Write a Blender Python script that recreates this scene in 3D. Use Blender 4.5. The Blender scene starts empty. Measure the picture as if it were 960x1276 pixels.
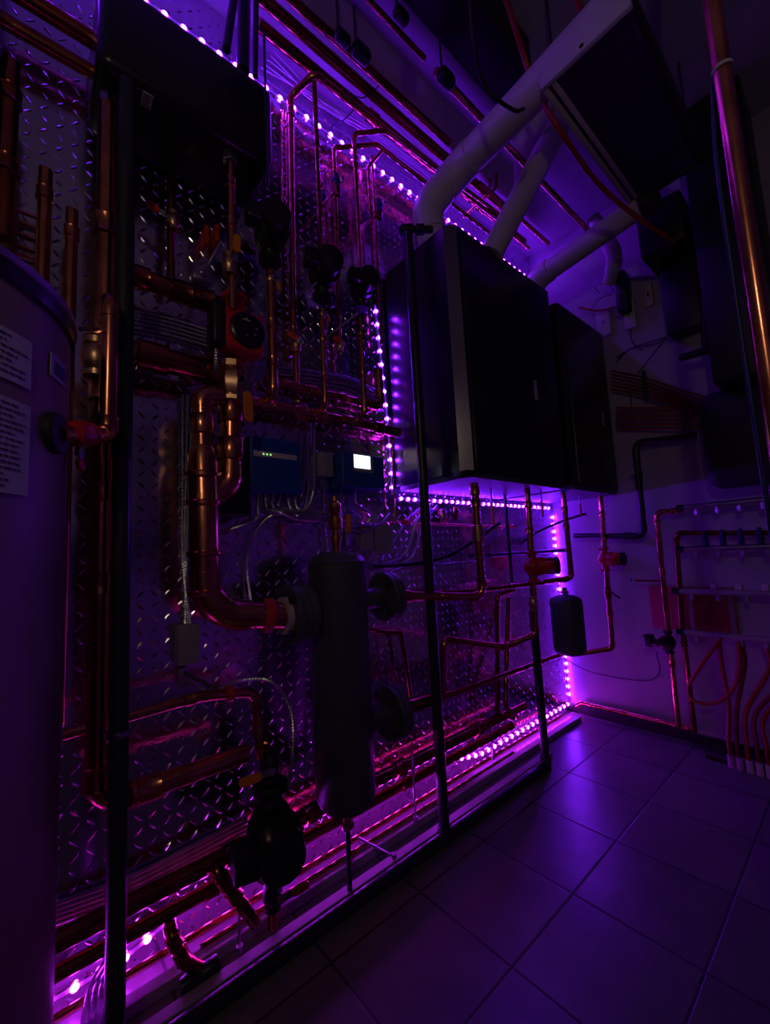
import bpy, bmesh, math, random
from mathutils import Vector, Matrix
random.seed(7)
SC = bpy.context.scene
COL = SC.collection
PI = math.pi

# ------------------------------------------------------------------ camera
FPX = 518.07; CXP, CYP = 480.0, 638.0
YAW, PITCH, ROLL = 0.8617, 0.10087, -0.0513
CAM = Vector((1.3083748, -2.52970747, 1.0))
_ca, _sa, _cb, _sb = math.cos(YAW), math.sin(YAW), math.cos(PITCH), math.sin(PITCH)
FW = Vector((-_sa*_cb, _ca*_cb, _sb)); _r0 = Vector((_ca, _sa, 0)); _u0 = _r0.cross(FW)
RT = _r0*math.cos(ROLL) + _u0*math.sin(ROLL)
UP = -_r0*math.sin(ROLL) + _u0*math.cos(ROLL)
cd = bpy.data.cameras.new('camera'); cam = bpy.data.objects.new('camera', cd); COL.objects.link(cam)
M = Matrix((RT, UP, -FW)).transposed().to_4x4(); M.translation = CAM
cam.matrix_world = M
cd.sensor_fit = 'HORIZONTAL'; cd.sensor_width = 36; cd.lens = 36*FPX/960
cd.clip_start = 0.02
SC.camera = cam

def V(px, py, x=None, y=None, z=None):
    """point of the room seen at a photo pixel and lying on the plane x=, y= or z="""
    d = FW + RT*((px-CXP)/FPX) - UP*((py-CYP)/FPX)
    i, v = (0, x) if x is not None else ((1, y) if y is not None else (2, z))
    return CAM + d*((v-CAM[i])/d[i])

# ------------------------------------------------------------------ materials
def mat(name, col, rough=.5, metal=0., noise=0., nscale=8., bump=0., bscale=40., emit=None, estr=0., spec=None, coat=0., col2=None):
    m = bpy.data.materials.new(name); m.use_nodes = True
    nt = m.node_tree; N = nt.nodes; L = nt.links; b = N['Principled BSDF']
    b.inputs['Base Color'].default_value = (*col, 1); b.inputs['Roughness'].default_value = rough
    b.inputs['Metallic'].default_value = metal
    if spec is not None: b.inputs['Specular IOR Level'].default_value = spec
    if coat: b.inputs['Coat Weight'].default_value = coat; b.inputs['Coat Roughness'].default_value = .1
    tc = N.new('ShaderNodeTexCoord')
    if noise:
        n = N.new('ShaderNodeTexNoise'); n.inputs['Scale'].default_value = nscale; n.inputs['Detail'].default_value = 4
        L.new(tc.outputs['Object'], n.inputs['Vector'])
        r = N.new('ShaderNodeValToRGB'); r.color_ramp.elements[0].position = .35; r.color_ramp.elements[1].position = .65
        c2 = col2 if col2 else tuple(c*(1-noise) for c in col)
        r.color_ramp.elements[0].color = (*c2, 1); r.color_ramp.elements[1].color = (*col, 1)
        L.new(n.outputs['Fac'], r.inputs['Fac']); L.new(r.outputs['Color'], b.inputs['Base Color'])
        mr = N.new('ShaderNodeMapRange'); mr.inputs['To Min'].default_value = min(1, rough*1.35); mr.inputs['To Max'].default_value = rough*.85
        L.new(n.outputs['Fac'], mr.inputs['Value']); L.new(mr.outputs['Result'], b.inputs['Roughness'])
    if bump:
        n2 = N.new('ShaderNodeTexNoise'); n2.inputs['Scale'].default_value = bscale; n2.inputs['Detail'].default_value = 3
        L.new(tc.outputs['Object'], n2.inputs['Vector'])
        bp = N.new('ShaderNodeBump'); bp.inputs['Strength'].default_value = bump; bp.inputs['Distance'].default_value = .01
        L.new(n2.outputs['Fac'], bp.inputs['Height']); L.new(bp.outputs['Normal'], b.inputs['Normal'])
    if emit:
        b.inputs['Emission Color'].default_value = (*emit, 1); b.inputs['Emission Strength'].default_value = estr
    return m

LEDC = (.18, .011, 1.0); LEDP = (.40, .014, .80)
COPPER = mat('copper', (.86, .33, .17), .2, 1, .45, 14, bump=.03, bscale=25)
COPPER_OLD = mat('aged_copper', (.50, .14, .075), .2, 1, .5, 10, bump=.04, bscale=25)
BRASS = mat('brass', (.80, .50, .28), .3, 1, .35, 20)
BLACK_PIPE = mat('black_steel_pipe', (.035, .035, .045), .32, .3, .3, 12)
CHAN = mat('pale_channel', (.34, .30, .33), .45, 0, .2, 6)
BLACK = mat('black_plastic', (.006, .006, .007), .45)
BLACK_GLOSS = mat('black_enamel', (.008, .007, .012), .28, 0, coat=.25)
RUBBER = mat('black_rubber', (.008, .008, .01), .6)
CHARCOAL = mat('charcoal_enamel', (.085, .088, .105), .42, .1, .15, 6)
RED = mat('red_cast_enamel', (.62, .012, .015), .36, 0, .25, 12)
REDPLATE = mat('red_panel', (.35, .01, .05), .6)
ORANGE = mat('orange_vinyl', (.85, .25, .01), .45)
REDVINYL = mat('red_vinyl', (.6, .03, .01), .45)
BLUEPL = mat('blue_plastic', (.01, .06, .34), .4)
BLUEDK = mat('dark_blue_plastic', (.005, .02, .10), .45)
GREYPL = mat('grey_plastic', (.30, .29, .30), .5)
STEEL = mat('galvanised_steel', (.55, .55, .58), .3, 1, .3, 30)
CHROME = mat('chrome', (.75, .75, .78), .12, 1)
TRIMM = mat('brushed_trim', (.26, .24, .28), .2, 1)
PVC = mat('white_pvc', (.62, .55, .56), .32, 0, .12, 5)
WHITEM = mat('white_enamel', (.62, .56, .58), .45, 0, .1, 6)
PAPER = mat('white_paper', (.50, .47, .50), .7, 0, .1, 15)
INK = mat('dark_print', (.05, .05, .06), .7)
TANKM = mat('tank_jacket', (.24, .145, .12), .42, 0, .1, 3)
CLEAR = mat('clear_vinyl', (.6, .6, .7), .15); CLEAR.node_tree.nodes['Principled BSDF'].inputs['Transmission Weight'].default_value = .6
PEX = mat('red_pex', (.42, .035, .02), .35, 0, .2, 10)
PEXD = mat('dark_red_pex', (.22, .02, .015), .4, 0, .2, 10)
LEDM = mat('lit_led', (.8, .8, .8), .5, emit=LEDC, estr=165)
LEDM2 = mat('lit_pink_led', (.8, .8, .8), .5, emit=LEDP, estr=120)
TAPE = mat('led_tape', (.5, .5, .52), .4)
SCREEN = mat('lit_screen', (.6, .7, .8), .3, emit=(.75, .85, 1), estr=1.6)
GREENLED = mat('green_indicator', (.2, .6, .2), .4, emit=(.35, 1, .25), estr=1.2)
YELLOWPL = mat('yellowed_plastic', (.5, .42, .22), .5)
WHITECAB = mat('white_cable', (.5, .5, .52), .45)
DARKCAB = mat('dark_cable', (.02, .015, .03), .5)
WARM = mat('warm_bulb', (.9, .8, .7), .4, emit=(1, .74, .52), estr=200)
DRAIN = mat('blue_enamel', (.02, .05, .30), .4)

# tread plate: clean aluminium with faint smears
PLATE = mat('tread_plate', (.66, .65, .68), .15, 1, .10, 5, bump=.45, bscale=3)
DARKWALL = mat('reflection_patch_plaster', (.40, .36, .40), .75, 0, .2, 1.3, bump=.12, bscale=9, col2=(.02, .018, .025))  # near-black blotches invented on the unseen right wall to vary the plate's reflections
# plaster back wall
def wall_mat():
    m = mat('painted_plaster', (.46, .40, .44), .75, 0, .22, 2.2, bump=.12, bscale=9, col2=(.36, .33, .40))
    return m
PLASTER = wall_mat()
CEILM = mat('painted_ceiling', (.42, .38, .44), .8, 0, .15, 3, bump=.1, bscale=6)

def tile_mat():
    m = bpy.data.materials.new('slate_tiles'); m.use_nodes = True
    nt = m.node_tree; N = nt.nodes; L = nt.links; b = N['Principled BSDF']
    g = N.new('ShaderNodeNewGeometry'); sep = N.new('ShaderNodeSeparateXYZ'); L.new(g.outputs['Position'], sep.inputs[0])
    def mth(op, a, bb=None):
        n = N.new('ShaderNodeMath'); n.operation = op
        for i, v in enumerate((a, bb)):
            if v is None: continue
            if isinstance(v, (int, float)): n.inputs[i].default_value = v
            else: L.new(v, n.inputs[i])
        return n.outputs[0]
    S = .311
    def edge(o, off):
        f = mth('FRACT', mth('DIVIDE', mth('SUBTRACT', o, off), S))
        return mth('MULTIPLY', mth('MINIMUM', f, mth('SUBTRACT', 1.0, f)), S)
    d = mth('MINIMUM', edge(sep.outputs[0], .322-S*20), edge(sep.outputs[1], -.69-S*20))
    mr = N.new('ShaderNodeMapRange'); mr.inputs['From Min'].default_value = .0022; mr.inputs['From Max'].default_value = .0045
    L.new(d, mr.inputs['Value']); isT = mr.outputs['Result']
    idc = N.new('ShaderNodeTexWhiteNoise'); idc.noise_dimensions = '2D'
    cmb = N.new('ShaderNodeCombineXYZ')
    L.new(mth('FLOOR', mth('DIVIDE', mth('SUBTRACT', sep.outputs[0], .322), S)), cmb.inputs[0])
    L.new(mth('FLOOR', mth('DIVIDE', mth('SUBTRACT', sep.outputs[1], -.69), S)), cmb.inputs[1])
    L.new(cmb.outputs[0], idc.inputs['Vector'])
    n = N.new('ShaderNodeTexNoise'); n.inputs['Scale'].default_value = 7; n.inputs['Detail'].default_value = 5
    L.new(g.outputs['Position'], n.inputs['Vector'])
    r = N.new('ShaderNodeValToRGB'); r.color_ramp.elements[0].color = (.11, .09, .095, 1); r.color_ramp.elements[1].color = (.19, .155, .165, 1)
    r.color_ramp.elements[0].position = .3; r.color_ramp.elements[1].position = .7
    L.new(mth('ADD', mth('MULTIPLY', n.outputs['Fac'], .75), mth('MULTIPLY', idc.outputs['Value'], .25)), r.inputs['Fac'])
    mx = N.new('ShaderNodeMixRGB'); mx.inputs['Color1'].default_value = (.03, .025, .03, 1)
    L.new(isT, mx.inputs['Fac']); L.new(r.outputs['Color'], mx.inputs['Color2']); L.new(mx.outputs['Color'], b.inputs['Base Color'])
    n2 = N.new('ShaderNodeTexNoise'); n2.inputs['Scale'].default_value = 11; n2.inputs['Detail'].default_value = 3
    L.new(g.outputs['Position'], n2.inputs['Vector'])
    h = mth('ADD', mth('MULTIPLY', n2.outputs['Fac'], .35), mth('MULTIPLY', isT, .3))
    bp = N.new('ShaderNodeBump'); bp.inputs['Strength'].default_value = .35; bp.inputs['Distance'].default_value = .012
    L.new(h, bp.inputs['Height']); L.new(bp.outputs['Normal'], b.inputs['Normal'])
    rr = mth('SUBTRACT', .62, mth('MULTIPLY', isT, .30)); L.new(rr, b.inputs['Roughness'])
    return m
TILES = tile_mat()

# ------------------------------------------------------------------ object helpers
ORG = {}
def ob(name, bm, m, parent=None, label=None, cat=None, group=None, kind=None, smooth=40):
    me = bpy.data.meshes.new(name)
    if parent is None:
        if bm.verts:
            xs = [v.co.x for v in bm.verts]; ys = [v.co.y for v in bm.verts]; zs = [v.co.z for v in bm.verts]
            o0 = Vector(((min(xs)+max(xs))/2, (min(ys)+max(ys))/2, min(zs)))
        else: o0 = Vector()
    else: o0 = ORG[parent.name]
    bmesh.ops.recalc_face_normals(bm, faces=bm.faces[:])
    for v in bm.verts: v.co -= o0
    bm.to_mesh(me); bm.free(); me.materials.append(m)
    if smooth:
        me.polygons.foreach_set('use_smooth', [True]*len(me.polygons)); me.set_sharp_from_angle(angle=math.radians(smooth))
    o = bpy.data.objects.new(name, me); COL.objects.link(o)
    if parent is None: o.location = o0
    else: o.parent = parent
    ORG[o.name] = o0
    props(o, label, cat, group, kind)
    return o
def props(o, label, cat, group=None, kind=None):
    if label: o['label'] = label
    if cat: o['category'] = cat
    if group: o['group'] = group
    if kind: o['kind'] = kind
def E(name, loc, label, cat, group=None):
    o = bpy.data.objects.new(name, None); COL.objects.link(o); o.location = loc; o.empty_display_size = .05
    ORG[o.name] = Vector(loc); props(o, label, cat, group); return o

def BM(): return bmesh.new()
def box(bm, lo, hi, bev=0., seg=2, mtx=None):
    lo = Vector(lo); hi = Vector(hi); c = (lo+hi)/2; s = hi-lo
    g = bmesh.ops.create_cube(bm, size=1)
    vs = g['verts']
    for v in vs: v.co = Vector((v.co.x*s.x, v.co.y*s.y, v.co.z*s.z))
    if bev:
        es = list({e for v in vs for e in v.link_edges})
        r = bmesh.ops.bevel(bm, geom=es, offset=min(bev, min(s)*.49), segments=seg, affect='EDGES', profile=.5)
        vs = list({v for f in r['faces'] for v in f.verts} | {v for v in vs if v.is_valid})
    for v in vs:
        v.co = v.co + c if mtx is None else mtx @ v.co + c
    return bm
def frames(pts):
    T = []
    n = len(pts)
    for i in range(n):
        a = pts[max(0, i-1)]; b = pts[min(n-1, i+1)]
        j = 1
        while (b-a).length < 1e-7 and j < n:
            j += 1; a = pts[max(0, i-j)]; b = pts[min(n-1, i+j)]
        T.append((b-a).normalized())
    t0 = T[0]; u = t0.orthogonal().normalized(); out = []
    for t in T:
        u = (u - t*u.dot(t))
        u = u.normalized() if u.length > 1e-6 else t.orthogonal().normalized()
        out.append((t, u, t.cross(u)))
    return out
def sweep(bm, pts, rads, n=12):
    fr = frames(pts)
    if isinstance(rads, (int, float)): rads = [rads]*len(pts)
    rings = []
    for p, (t, u, w), r in zip(pts, fr, rads):
        rings.append([bm.verts.new(p + (u*math.cos(2*PI*k/n) + w*math.sin(2*PI*k/n))*r) for k in range(n)])
    for a, b in zip(rings, rings[1:]):
        for k in range(n): bm.faces.new((a[k], a[(k+1) % n], b[(k+1) % n], b[k]))
    bm.faces.new(rings[0][::-1]); bm.faces.new(rings[-1])
    return bm
def rounded(pts, rb, seg=6, R=None, r=None, collar=0.):
    """polyline -> points and radii with filleted corners; R>r gives fitting bodies at the bends"""
    P_, Q_ = [pts[0]], [r]
    for i in range(1, len(pts)-1):
        p = pts[i]; a = pts[i-1]-p; b = pts[i+1]-p
        la, lb = a.length, b.length; a.normalize(); b.normalize()
        ang = math.acos(max(-1, min(1, a.dot(b))))
        if PI-ang < .08: P_.append(p); Q_.append(r); continue
        t = min(rb/math.tan(ang/2), la*.45, lb*.45); rr = t*math.tan(ang/2)
        c = p + (a+b).normalized()*(rr/math.sin(ang/2))
        s0 = p+a*t; s1 = p+b*t
        col = min(collar, la*.04+.3*collar)
        if R and R > r:
            P_ += [s0+a*col, s0+a*(col-.0006)]; Q_ += [r, R]
        v0 = s0-c; v1 = s1-c; th = v0.angle(v1)
        for k in range(seg+1):
            f = k/seg
            v = (v0*math.sin((1-f)*th) + v1*math.sin(f*th))/math.sin(th)
            P_.append(c+v); Q_.append(R or r)
        if R and R > r:
            P_ += [s1+b*(col-.0006), s1+b*col]; Q_ += [R, r]
    P_.append(pts[-1]); Q_.append(r)
    return P_, Q_
def cyl(bm, a, b, r, r2=None, n=16, bev=0):
    a = Vector(a); b = Vector(b); r2 = r if r2 is None else r2
    if bev:
        d = (b-a).normalized()
        return sweep(bm, [a, a+d*.0001, a+d*bev, b-d*bev, b-d*.0001, b], [max(r-bev, .0005), r-bev*.99, r, r2, r2-bev*.99, max(r2-bev, .0005)], n)
    return sweep(bm, [a, b], [r, r2], n)
def lathe(bm, prof, c, axis, n=32):
    ax = Vector(axis).normalized(); u = ax.orthogonal().normalized(); w = ax.cross(u); c = Vector(c)
    rings = []
    for r, h in prof:
        if r < 1e-5: rings.append([bm.verts.new(c+ax*h)])
        else: rings.append([bm.verts.new(c+ax*h+(u*math.cos(2*PI*k/n)+w*math.sin(2*PI*k/n))*r) for k in range(n)])
    for a, b in zip(rings, rings[1:]):
        if len(a) == 1 and len(b) == 1: continue
        for k in range(n):
            k2 = (k+1) % n
            if len(a) == 1: bm.faces.new((a[0], b[k], b[k2]))
            elif len(b) == 1: bm.faces.new((a[k], a[k2], b[0]))
            else: bm.faces.new((a[k], a[k2], b[k2], b[k]))
    if len(rings[0]) > 1: bm.faces.new(rings[0][::-1])
    if len(rings[-1]) > 1: bm.faces.new(rings[-1])
    return bm
def snap(pts, on=True):
    if not on: return pts
    out = [pts[0].copy()]
    for p in pts[1:]:
        d = p-out[-1]; a = [abs(c) for c in d]; i = a.index(max(a))
        q = p.copy()
        for j in range(3):
            if j != i and a[j] < .3*a[i]: q[j] = out[-1][j]
        out.append(q)
    return out
def PT(t):
    """(px,py,'x',value) or a 3D tuple"""
    if len(t) == 4: return V(t[0], t[1], **{t[2]: t[3]})
    return Vector(t)
def ring(parent, c, d, r, w=.018, m=None, name='coupling'):
    d = d.normalized(); bm = BM()
    sweep(bm, [c-d*w/2, c-d*(w/2-.0015), c-d*(w/2-.004), c+d*(w/2-.004), c+d*(w/2-.0015), c+d*w/2], [r*1.02, r*1.2, r*1.14, r*1.14, r*1.2, r*1.02], 16)
    return ob(name, bm, m, parent)
def pipe(name, label, pts, r, m=COPPER, cat='pipe', group=None, rb=None, coup=(), on=True, fit=1.13, n=14, parent=None):
    P = snap([PT(p) for p in pts], on)
    rb = rb or r*2.6
    Q, R_ = rounded(P, rb, 7, R=r*fit, r=r, collar=r*1.3)
    bm = BM(); sweep(bm, Q, R_, n)
    o = ob(name, bm, m, parent, label, cat, group)
    for seg, f in coup:
        a, b = P[seg], P[seg+1]
        ring(o, a.lerp(b, f), b-a, r*1.08, r*2.2, m)
    return o, P
def cable(name, label, pts, r, m, cat='cable', group=None, corr=False, parent=None, n=8):
    """smooth Catmull-Rom cable; corr gives the ribbed sheath of a flexible conduit"""
    P = [PT(p) for p in pts]
    P = [P[0]*2-P[1]] + P + [P[-1]*2-P[-2]]
    out = []
    for i in range(1, len(P)-2):
        L_ = (P[i+1]-P[i]).length
        k = max(4, int(L_/(.0038 if corr else .02)))
        for j in range(k):
            t = j/k; a, b, c, d = P[i-1], P[i], P[i+1], P[i+2]
            out.append(.5*((2*b)+(c-a)*t+(2*a-5*b+4*c-d)*t*t+(3*b-a-3*c+d)*t*t*t))
    out.append(P[-2])
    rads = [r*(1.1 if k % 2 else .86) for k in range(len(out))] if corr else r
    bm = BM(); sweep(bm, out, rads, n)
    return ob(name, bm, m, parent, label, cat, group, smooth=60 if not corr else 25)

def plate(bm, a, b, w, t, side):
    """flat bar a->b, width w along side, thickness t, rounded ends"""
    d = (b-a).normalized(); s = (side-d*side.dot(d)).normalized(); nn = d.cross(s); L_ = (b-a).length
    out = []
    for k in range(7): th = PI/2+PI*k/6; out.append((w/2+math.cos(th)*w/2, math.sin(th)*w/2))
    for k in range(7): th = -PI/2+PI*k/6; out.append((L_-w/2+math.cos(th)*w/2, math.sin(th)*w/2))
    f1 = [bm.verts.new(a+d*x+s*y+nn*t/2) for x, y in out]; f2 = [bm.verts.new(a+d*x+s*y-nn*t/2) for x, y in out]
    bm.faces.new(f1); bm.faces.new(f2[::-1]); n = len(out)
    for k in range(n): bm.faces.new((f1[k], f1[(k+1) % n], f2[(k+1) % n], f2[k]))
    return bm
def valve(parent, c, d, stem, lever, r, col=ORANGE, body=BRASS, L_=.1, w=.02):
    """ball valve: body on the pipe, stem nut and vinyl lever"""
    c = Vector(c); d = Vector(d).normalized(); stem = Vector(stem).normalized(); lever = Vector(lever).normalized()
    bm = BM(); h = r*2.3
    sweep(bm, [c-d*h, c-d*(h*.72), c-d*(h*.70), c-d*h*.4, c, c+d*h*.4, c+d*h*.70, c+d*h*.72, c+d*h],
          [r*1.35, r*1.35, r*1.1, r*1.45, r*1.6, r*1.45, r*1.1, r*1.35, r*1.35], 8 if r > .02 else 12)
    v = ob('ball_valve', bm, body, parent)
    bm = BM(); cyl(bm, c+stem*r*1.1, c+stem*r*2.1, r*.5, n=10); cyl(bm, c+stem*r*2.1, c+stem*r*2.5, r*.62, n=6)
    ob('stem_nut', bm, CHROME, v)
    bm = BM(); a = c+stem*r*2.3
    plate(bm, a-lever*r*.6, a+lever*L_*.4, w*.8, .003, d.cross(stem) if abs(lever.dot(d)) > .7 else d)
    ob('lever_arm', bm, STEEL, v)
    bm = BM(); b0 = a+lever*L_*.3+stem*.002
    plate(bm, b0, a+lever*L_+stem*.004, w, .007, d.cross(stem) if abs(lever.dot(d)) > .7 else d)
    ob('lever', bm, col, v)
    return v
def pump(name, label, c, ax, mot, r, body, motm, group=None, lm=None, boxm=None, face=None):
    """wet-rotor circulator: volute on the pipe, flanges, motor can and terminal box"""
    c = Vector(c); ax = Vector(ax).normalized(); mot = Vector(mot).normalized()
    e = E(name, c-ax*r*1.6, label, 'pump', group)
    bm = BM()
    lathe(bm, [(r*.42, -1.35*r), (r*.42, -1.0*r), (r*.62, -.75*r), (r*.85, -.3*r), (r*.9, 0), (r*.85, .3*r), (r*.62, .75*r), (r*.42, 1.0*r), (r*.42, 1.35*r)], c, ax, 24)
    ob('pump_body', bm, body, e)
    for s in (-1, 1):
        bm = BM(); cyl(bm, c+ax*s*r*1.3, c+ax*s*r*1.62, r*.68, n=6 if r < .05 else 20, bev=.002)
        ob('flange', bm, body, e)
    bm = BM(); lathe(bm, [(r*.8, .3*r), (r*.98, .55*r), (r*1.0, .62*r), (r*1.0, 1.0*r)], c, mot, 28); ob('volute_cover', bm, body, e)
    bm = BM(); lathe(bm, [(r*.86, 1.0*r), (r*.88, 1.9*r), (r*.8, 2.12*r), (r*.45, 2.2*r), (0, 2.2*r)], c, mot, 28)
    mo = ob('motor_housing', bm, motm, e)
    s = ax.cross(mot).normalized()
    R3 = Matrix((s, ax, mot)).transposed()
    bm = BM(); box(bm, c+Vector((-.55*r, -.5*r, -.5*r))+mot*1.45*r+s*-1.05*r, c+Vector((.55*r, .5*r, .5*r))+mot*1.45*r+s*-1.05*r, .15*r, 2, R3)
    ob('terminal_box', bm, boxm or motm, e)
    return e

# ------------------------------------------------------------------ the room
ZC = 2.95; XR = 2.3; YF = -4.3
def struct(name, bm, m, smooth=0): return ob(name, bm, m, None, None, None, None, 'structure', smooth)
bm = BM(); box(bm, (-.1, YF-.1, -.1), (XR+.1, .1, 0)); struct('floor', bm, TILES)
bm = BM(); box(bm, (-.1, YF-.1, ZC), (XR+.1, .1, ZC+.1)); struct('ceiling', bm, CEILM)
bm = BM(); box(bm, (0, 0, 0), (XR, .1, ZC)); struct('wall_back', bm, PLASTER)
bm = BM(); box(bm, (XR, YF, 0), (XR+.1, 0.1, ZC)); struct('wall_right', bm, DARKWALL)
bm = BM(); box(bm, (0, YF-.1, 0), (XR, YF, ZC)); struct('wall_front', bm, PLASTER)
# left wall: substrate plus sheets of tread plate with pressed lozenges
bm = BM(); box(bm, (-.1, YF, 0), (-.004, .1, ZC)); struct('wall_left', bm, PLASTER)
bm = BM()
box(bm, (-.004, -3.3, 0.004), (0, -.002, ZC-.002))
PIT = .0335
ny = int(3.28/PIT); nz = int(2.93/PIT)
for i in range(ny):
    for j in range(nz):
        cy = -.02-i*PIT; cz = .02+j*PIT
        s = 1 if (i+j) % 2 else -1
        d = Vector((0, s*.70711, .70711)); e_ = Vector((0, -d.z, d.y)); c = Vector((0, cy, cz)); L_, W_, H_ = .0145, .0036, .0019
        b_ = [c+d*L_, c+d*L_*.35+e_*W_, c-d*L_*.35+e_*W_, c-d*L_, c-d*L_*.35-e_*W_, c+d*L_*.35-e_*W_]
        vb = [bm.verts.new(p) for p in b_]
        t1 = bm.verts.new(c+d*L_*.55+Vector((H_, 0, 0))); t2 = bm.verts.new(c-d*L_*.55+Vector((H_, 0, 0)))
        bm.faces.new((vb[0], vb[1], t1)); bm.faces.new((vb[1], vb[2], t2, t1)); bm.faces.new((vb[2], vb[3], t2))
        bm.faces.new((vb[3], vb[4], t2)); bm.faces.new((vb[4], vb[5], t1, t2)); bm.faces.new((vb[5], vb[0], t1))
me = bpy.data.meshes.new('wall_left_tread_plate'); bm.to_mesh(me); bm.free(); me.materials.append(PLATE)
o = bpy.data.objects.new('wall_left_tread_plate', me); COL.objects.link(o); o['kind'] = 'structure'
# skirting of the back wall and white corner trim
bm = BM(); box(bm, (.005, -.018, 0), (XR, -.0005, .045), .004); struct('baseboard_back', bm, BLACK)

# ------------------------------------------------------------------ LED strips
def led(label, pts, nrm, pitch, m=LEDM, rb=.0092):
    pts = [Vector(p) for p in pts]; nrm = Vector(nrm); t = nrm*.0022
    bm = BM(); rows = []
    for k, p in enumerate(pts):
        d = (pts[min(k+1, len(pts)-1)]-pts[max(k-1, 0)]).normalized(); sd = d.cross(nrm)*.005
        rows.append([bm.verts.new(q) for q in (p-sd, p+sd, p+sd+t, p-sd+t)])
    for a, b in zip(rows, rows[1:]):
        for k in range(4): bm.faces.new((a[k], a[(k+1) % 4], b[(k+1) % 4], b[k]))
    bm.faces.new(rows[0][::-1]); bm.faces.new(rows[-1])
    root = ob('led_strip', bm, TAPE, None, label, 'LED strip', 'purple LED strips around the tread plate wall', smooth=0)
    bm = BM(); lathe(bm, [(rb, -.0015), (rb, .0005), (rb*.75, .0026), (0, .0034)], (0, 0, 0), nrm, 10)
    me_ = bpy.data.meshes.new('led_bead'); bm.to_mesh(me_); bm.free(); me_.materials.append(m)
    left = pitch*.5
    for a, b in zip(pts, pts[1:]):
        L_ = (b-a).length; d = (b-a).normalized()
        while left < L_:
            o = bpy.data.objects.new('led_bead', me_); COL.objects.link(o); o.parent = root; o.location = a+d*left+nrm*.004-ORG[root.name]; left += pitch
        left -= L_
    return root
NX = (1, 0, 0)
led('purple LED strip along the top of the tread plate wall under the ceiling', [(.001, -3.2, 2.78), (.001, -.02, 2.78)], NX, .058)
led('purple LED strip running down the plate behind the left edge of the large black boiler', [(.001, -1.405, 2.09), (.001, -1.37, 1.6), (.001, -1.36, 1.25)], NX, .06, rb=.0075)
led('purple LED strip running level on the plate just below the black boilers', [(.001, -1.335, 1.235), (.001, -.03, 1.235)], NX, .042, rb=.0075)
led('purple LED strip standing in the room corner behind the black expansion tank', [(.001, -.012, 1.2), (.001, -.012, .06)], NX, .045)
led('pinkish LED strip along the foot of the tread plate wall behind the floor pipes', [(.001, -2.75, .045), (.001, -2.33, .045), (.001, -2.18, .088), (.001, -1.1, .088), (.001, -.9, .045), (.001, -.03, .045)], NX, .05, LEDM2)

# ------------------------------------------------------------------ water heater tank, left edge
TC = Vector((.34, -2.78, 0)); TR = .30
def on_tank(px, py, off=.0):
    d = (FW + RT*((px-CXP)/FPX) - UP*((py-CYP)/FPX))
    ox, oy = CAM.x-TC.x, CAM.y-TC.y; R_ = TR+off
    a = d.x**2+d.y**2; b = 2*(ox*d.x+oy*d.y); c = ox*ox+oy*oy-R_*R_
    q = b*b-4*a*c
    t = (-b-math.sqrt(max(q, 0)))/(2*a)
    return CAM+d*t
ztop = on_tank(78, 412).z
tank = E('water_heater_tank', TC, 'tall dull brown water heater tank with black top cap at the left edge', 'water heater')
bm = BM(); lathe(bm, [(TR-.02, .0), (TR, .02), (TR, ztop)], TC, (0, 0, 1), 96); ob('tank_jacket', bm, TANKM, tank, smooth=30)
bm = BM(); lathe(bm, [(TR+.001, ztop), (TR+.006, ztop+.005), (TR+.006, ztop+.045), (TR-.02, ztop+.065), (TR-.1, ztop+.085), (.05, ztop+.095), (0, ztop+.095)], TC, (0, 0, 1), 96)
ob('top_cap', bm, BLACK_GLOSS, tank, smooth=30)
bm = BM(); lathe(bm, [(TR+.0065, ztop+.03), (TR+.009, ztop+.032), (TR+.009, ztop+.042), (TR+.0065, ztop+.044)], TC, (0, 0, 1), 96); ob('rim_band', bm, STEEL, tank)
def tank_patch(name, corners, m, parent, off, lab=None):
    (x0, y0), (x1, y1), (x2, y2), (x3, y3) = corners
    bm = BM(); n = 12; rows = []
    P0 = [on_tank(*c) for c in corners]
    an = [math.atan2(p.y-TC.y, p.x-TC.x) for p in P0]
    a0 = an[0]; a1 = an[1]
    zt, zb = (P0[0].z+P0[1].z)/2, (P0[2].z+P0[3].z)/2
    for R_ in (TR+off, TR+off+.0012):
        rows.append([[bm.verts.new((TC.x+R_*math.cos(a0+(a1-a0)*k/n), TC.y+R_*math.sin(a0+(a1-a0)*k/n), z)) for k in range(n+1)] for z in (zt, zb)])
    for (t, b) in rows:
        for k in range(n): bm.faces.new((t[k], t[k+1], b[k+1], b[k]))
    (t0, b0), (t1, b1) = rows
    for k in range(n): bm.faces.new((t0[k], t0[k+1], t1[k+1], t1[k])); bm.faces.new((b0[k], b0[k+1], b1[k+1], b1[k]))
    for k in (0, n): bm.faces.new((t0[k], b0[k], b1[k], t1[k]))
    o = ob(name, bm, m, parent, lab)
    return o, a0, a1, zt, zb
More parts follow.
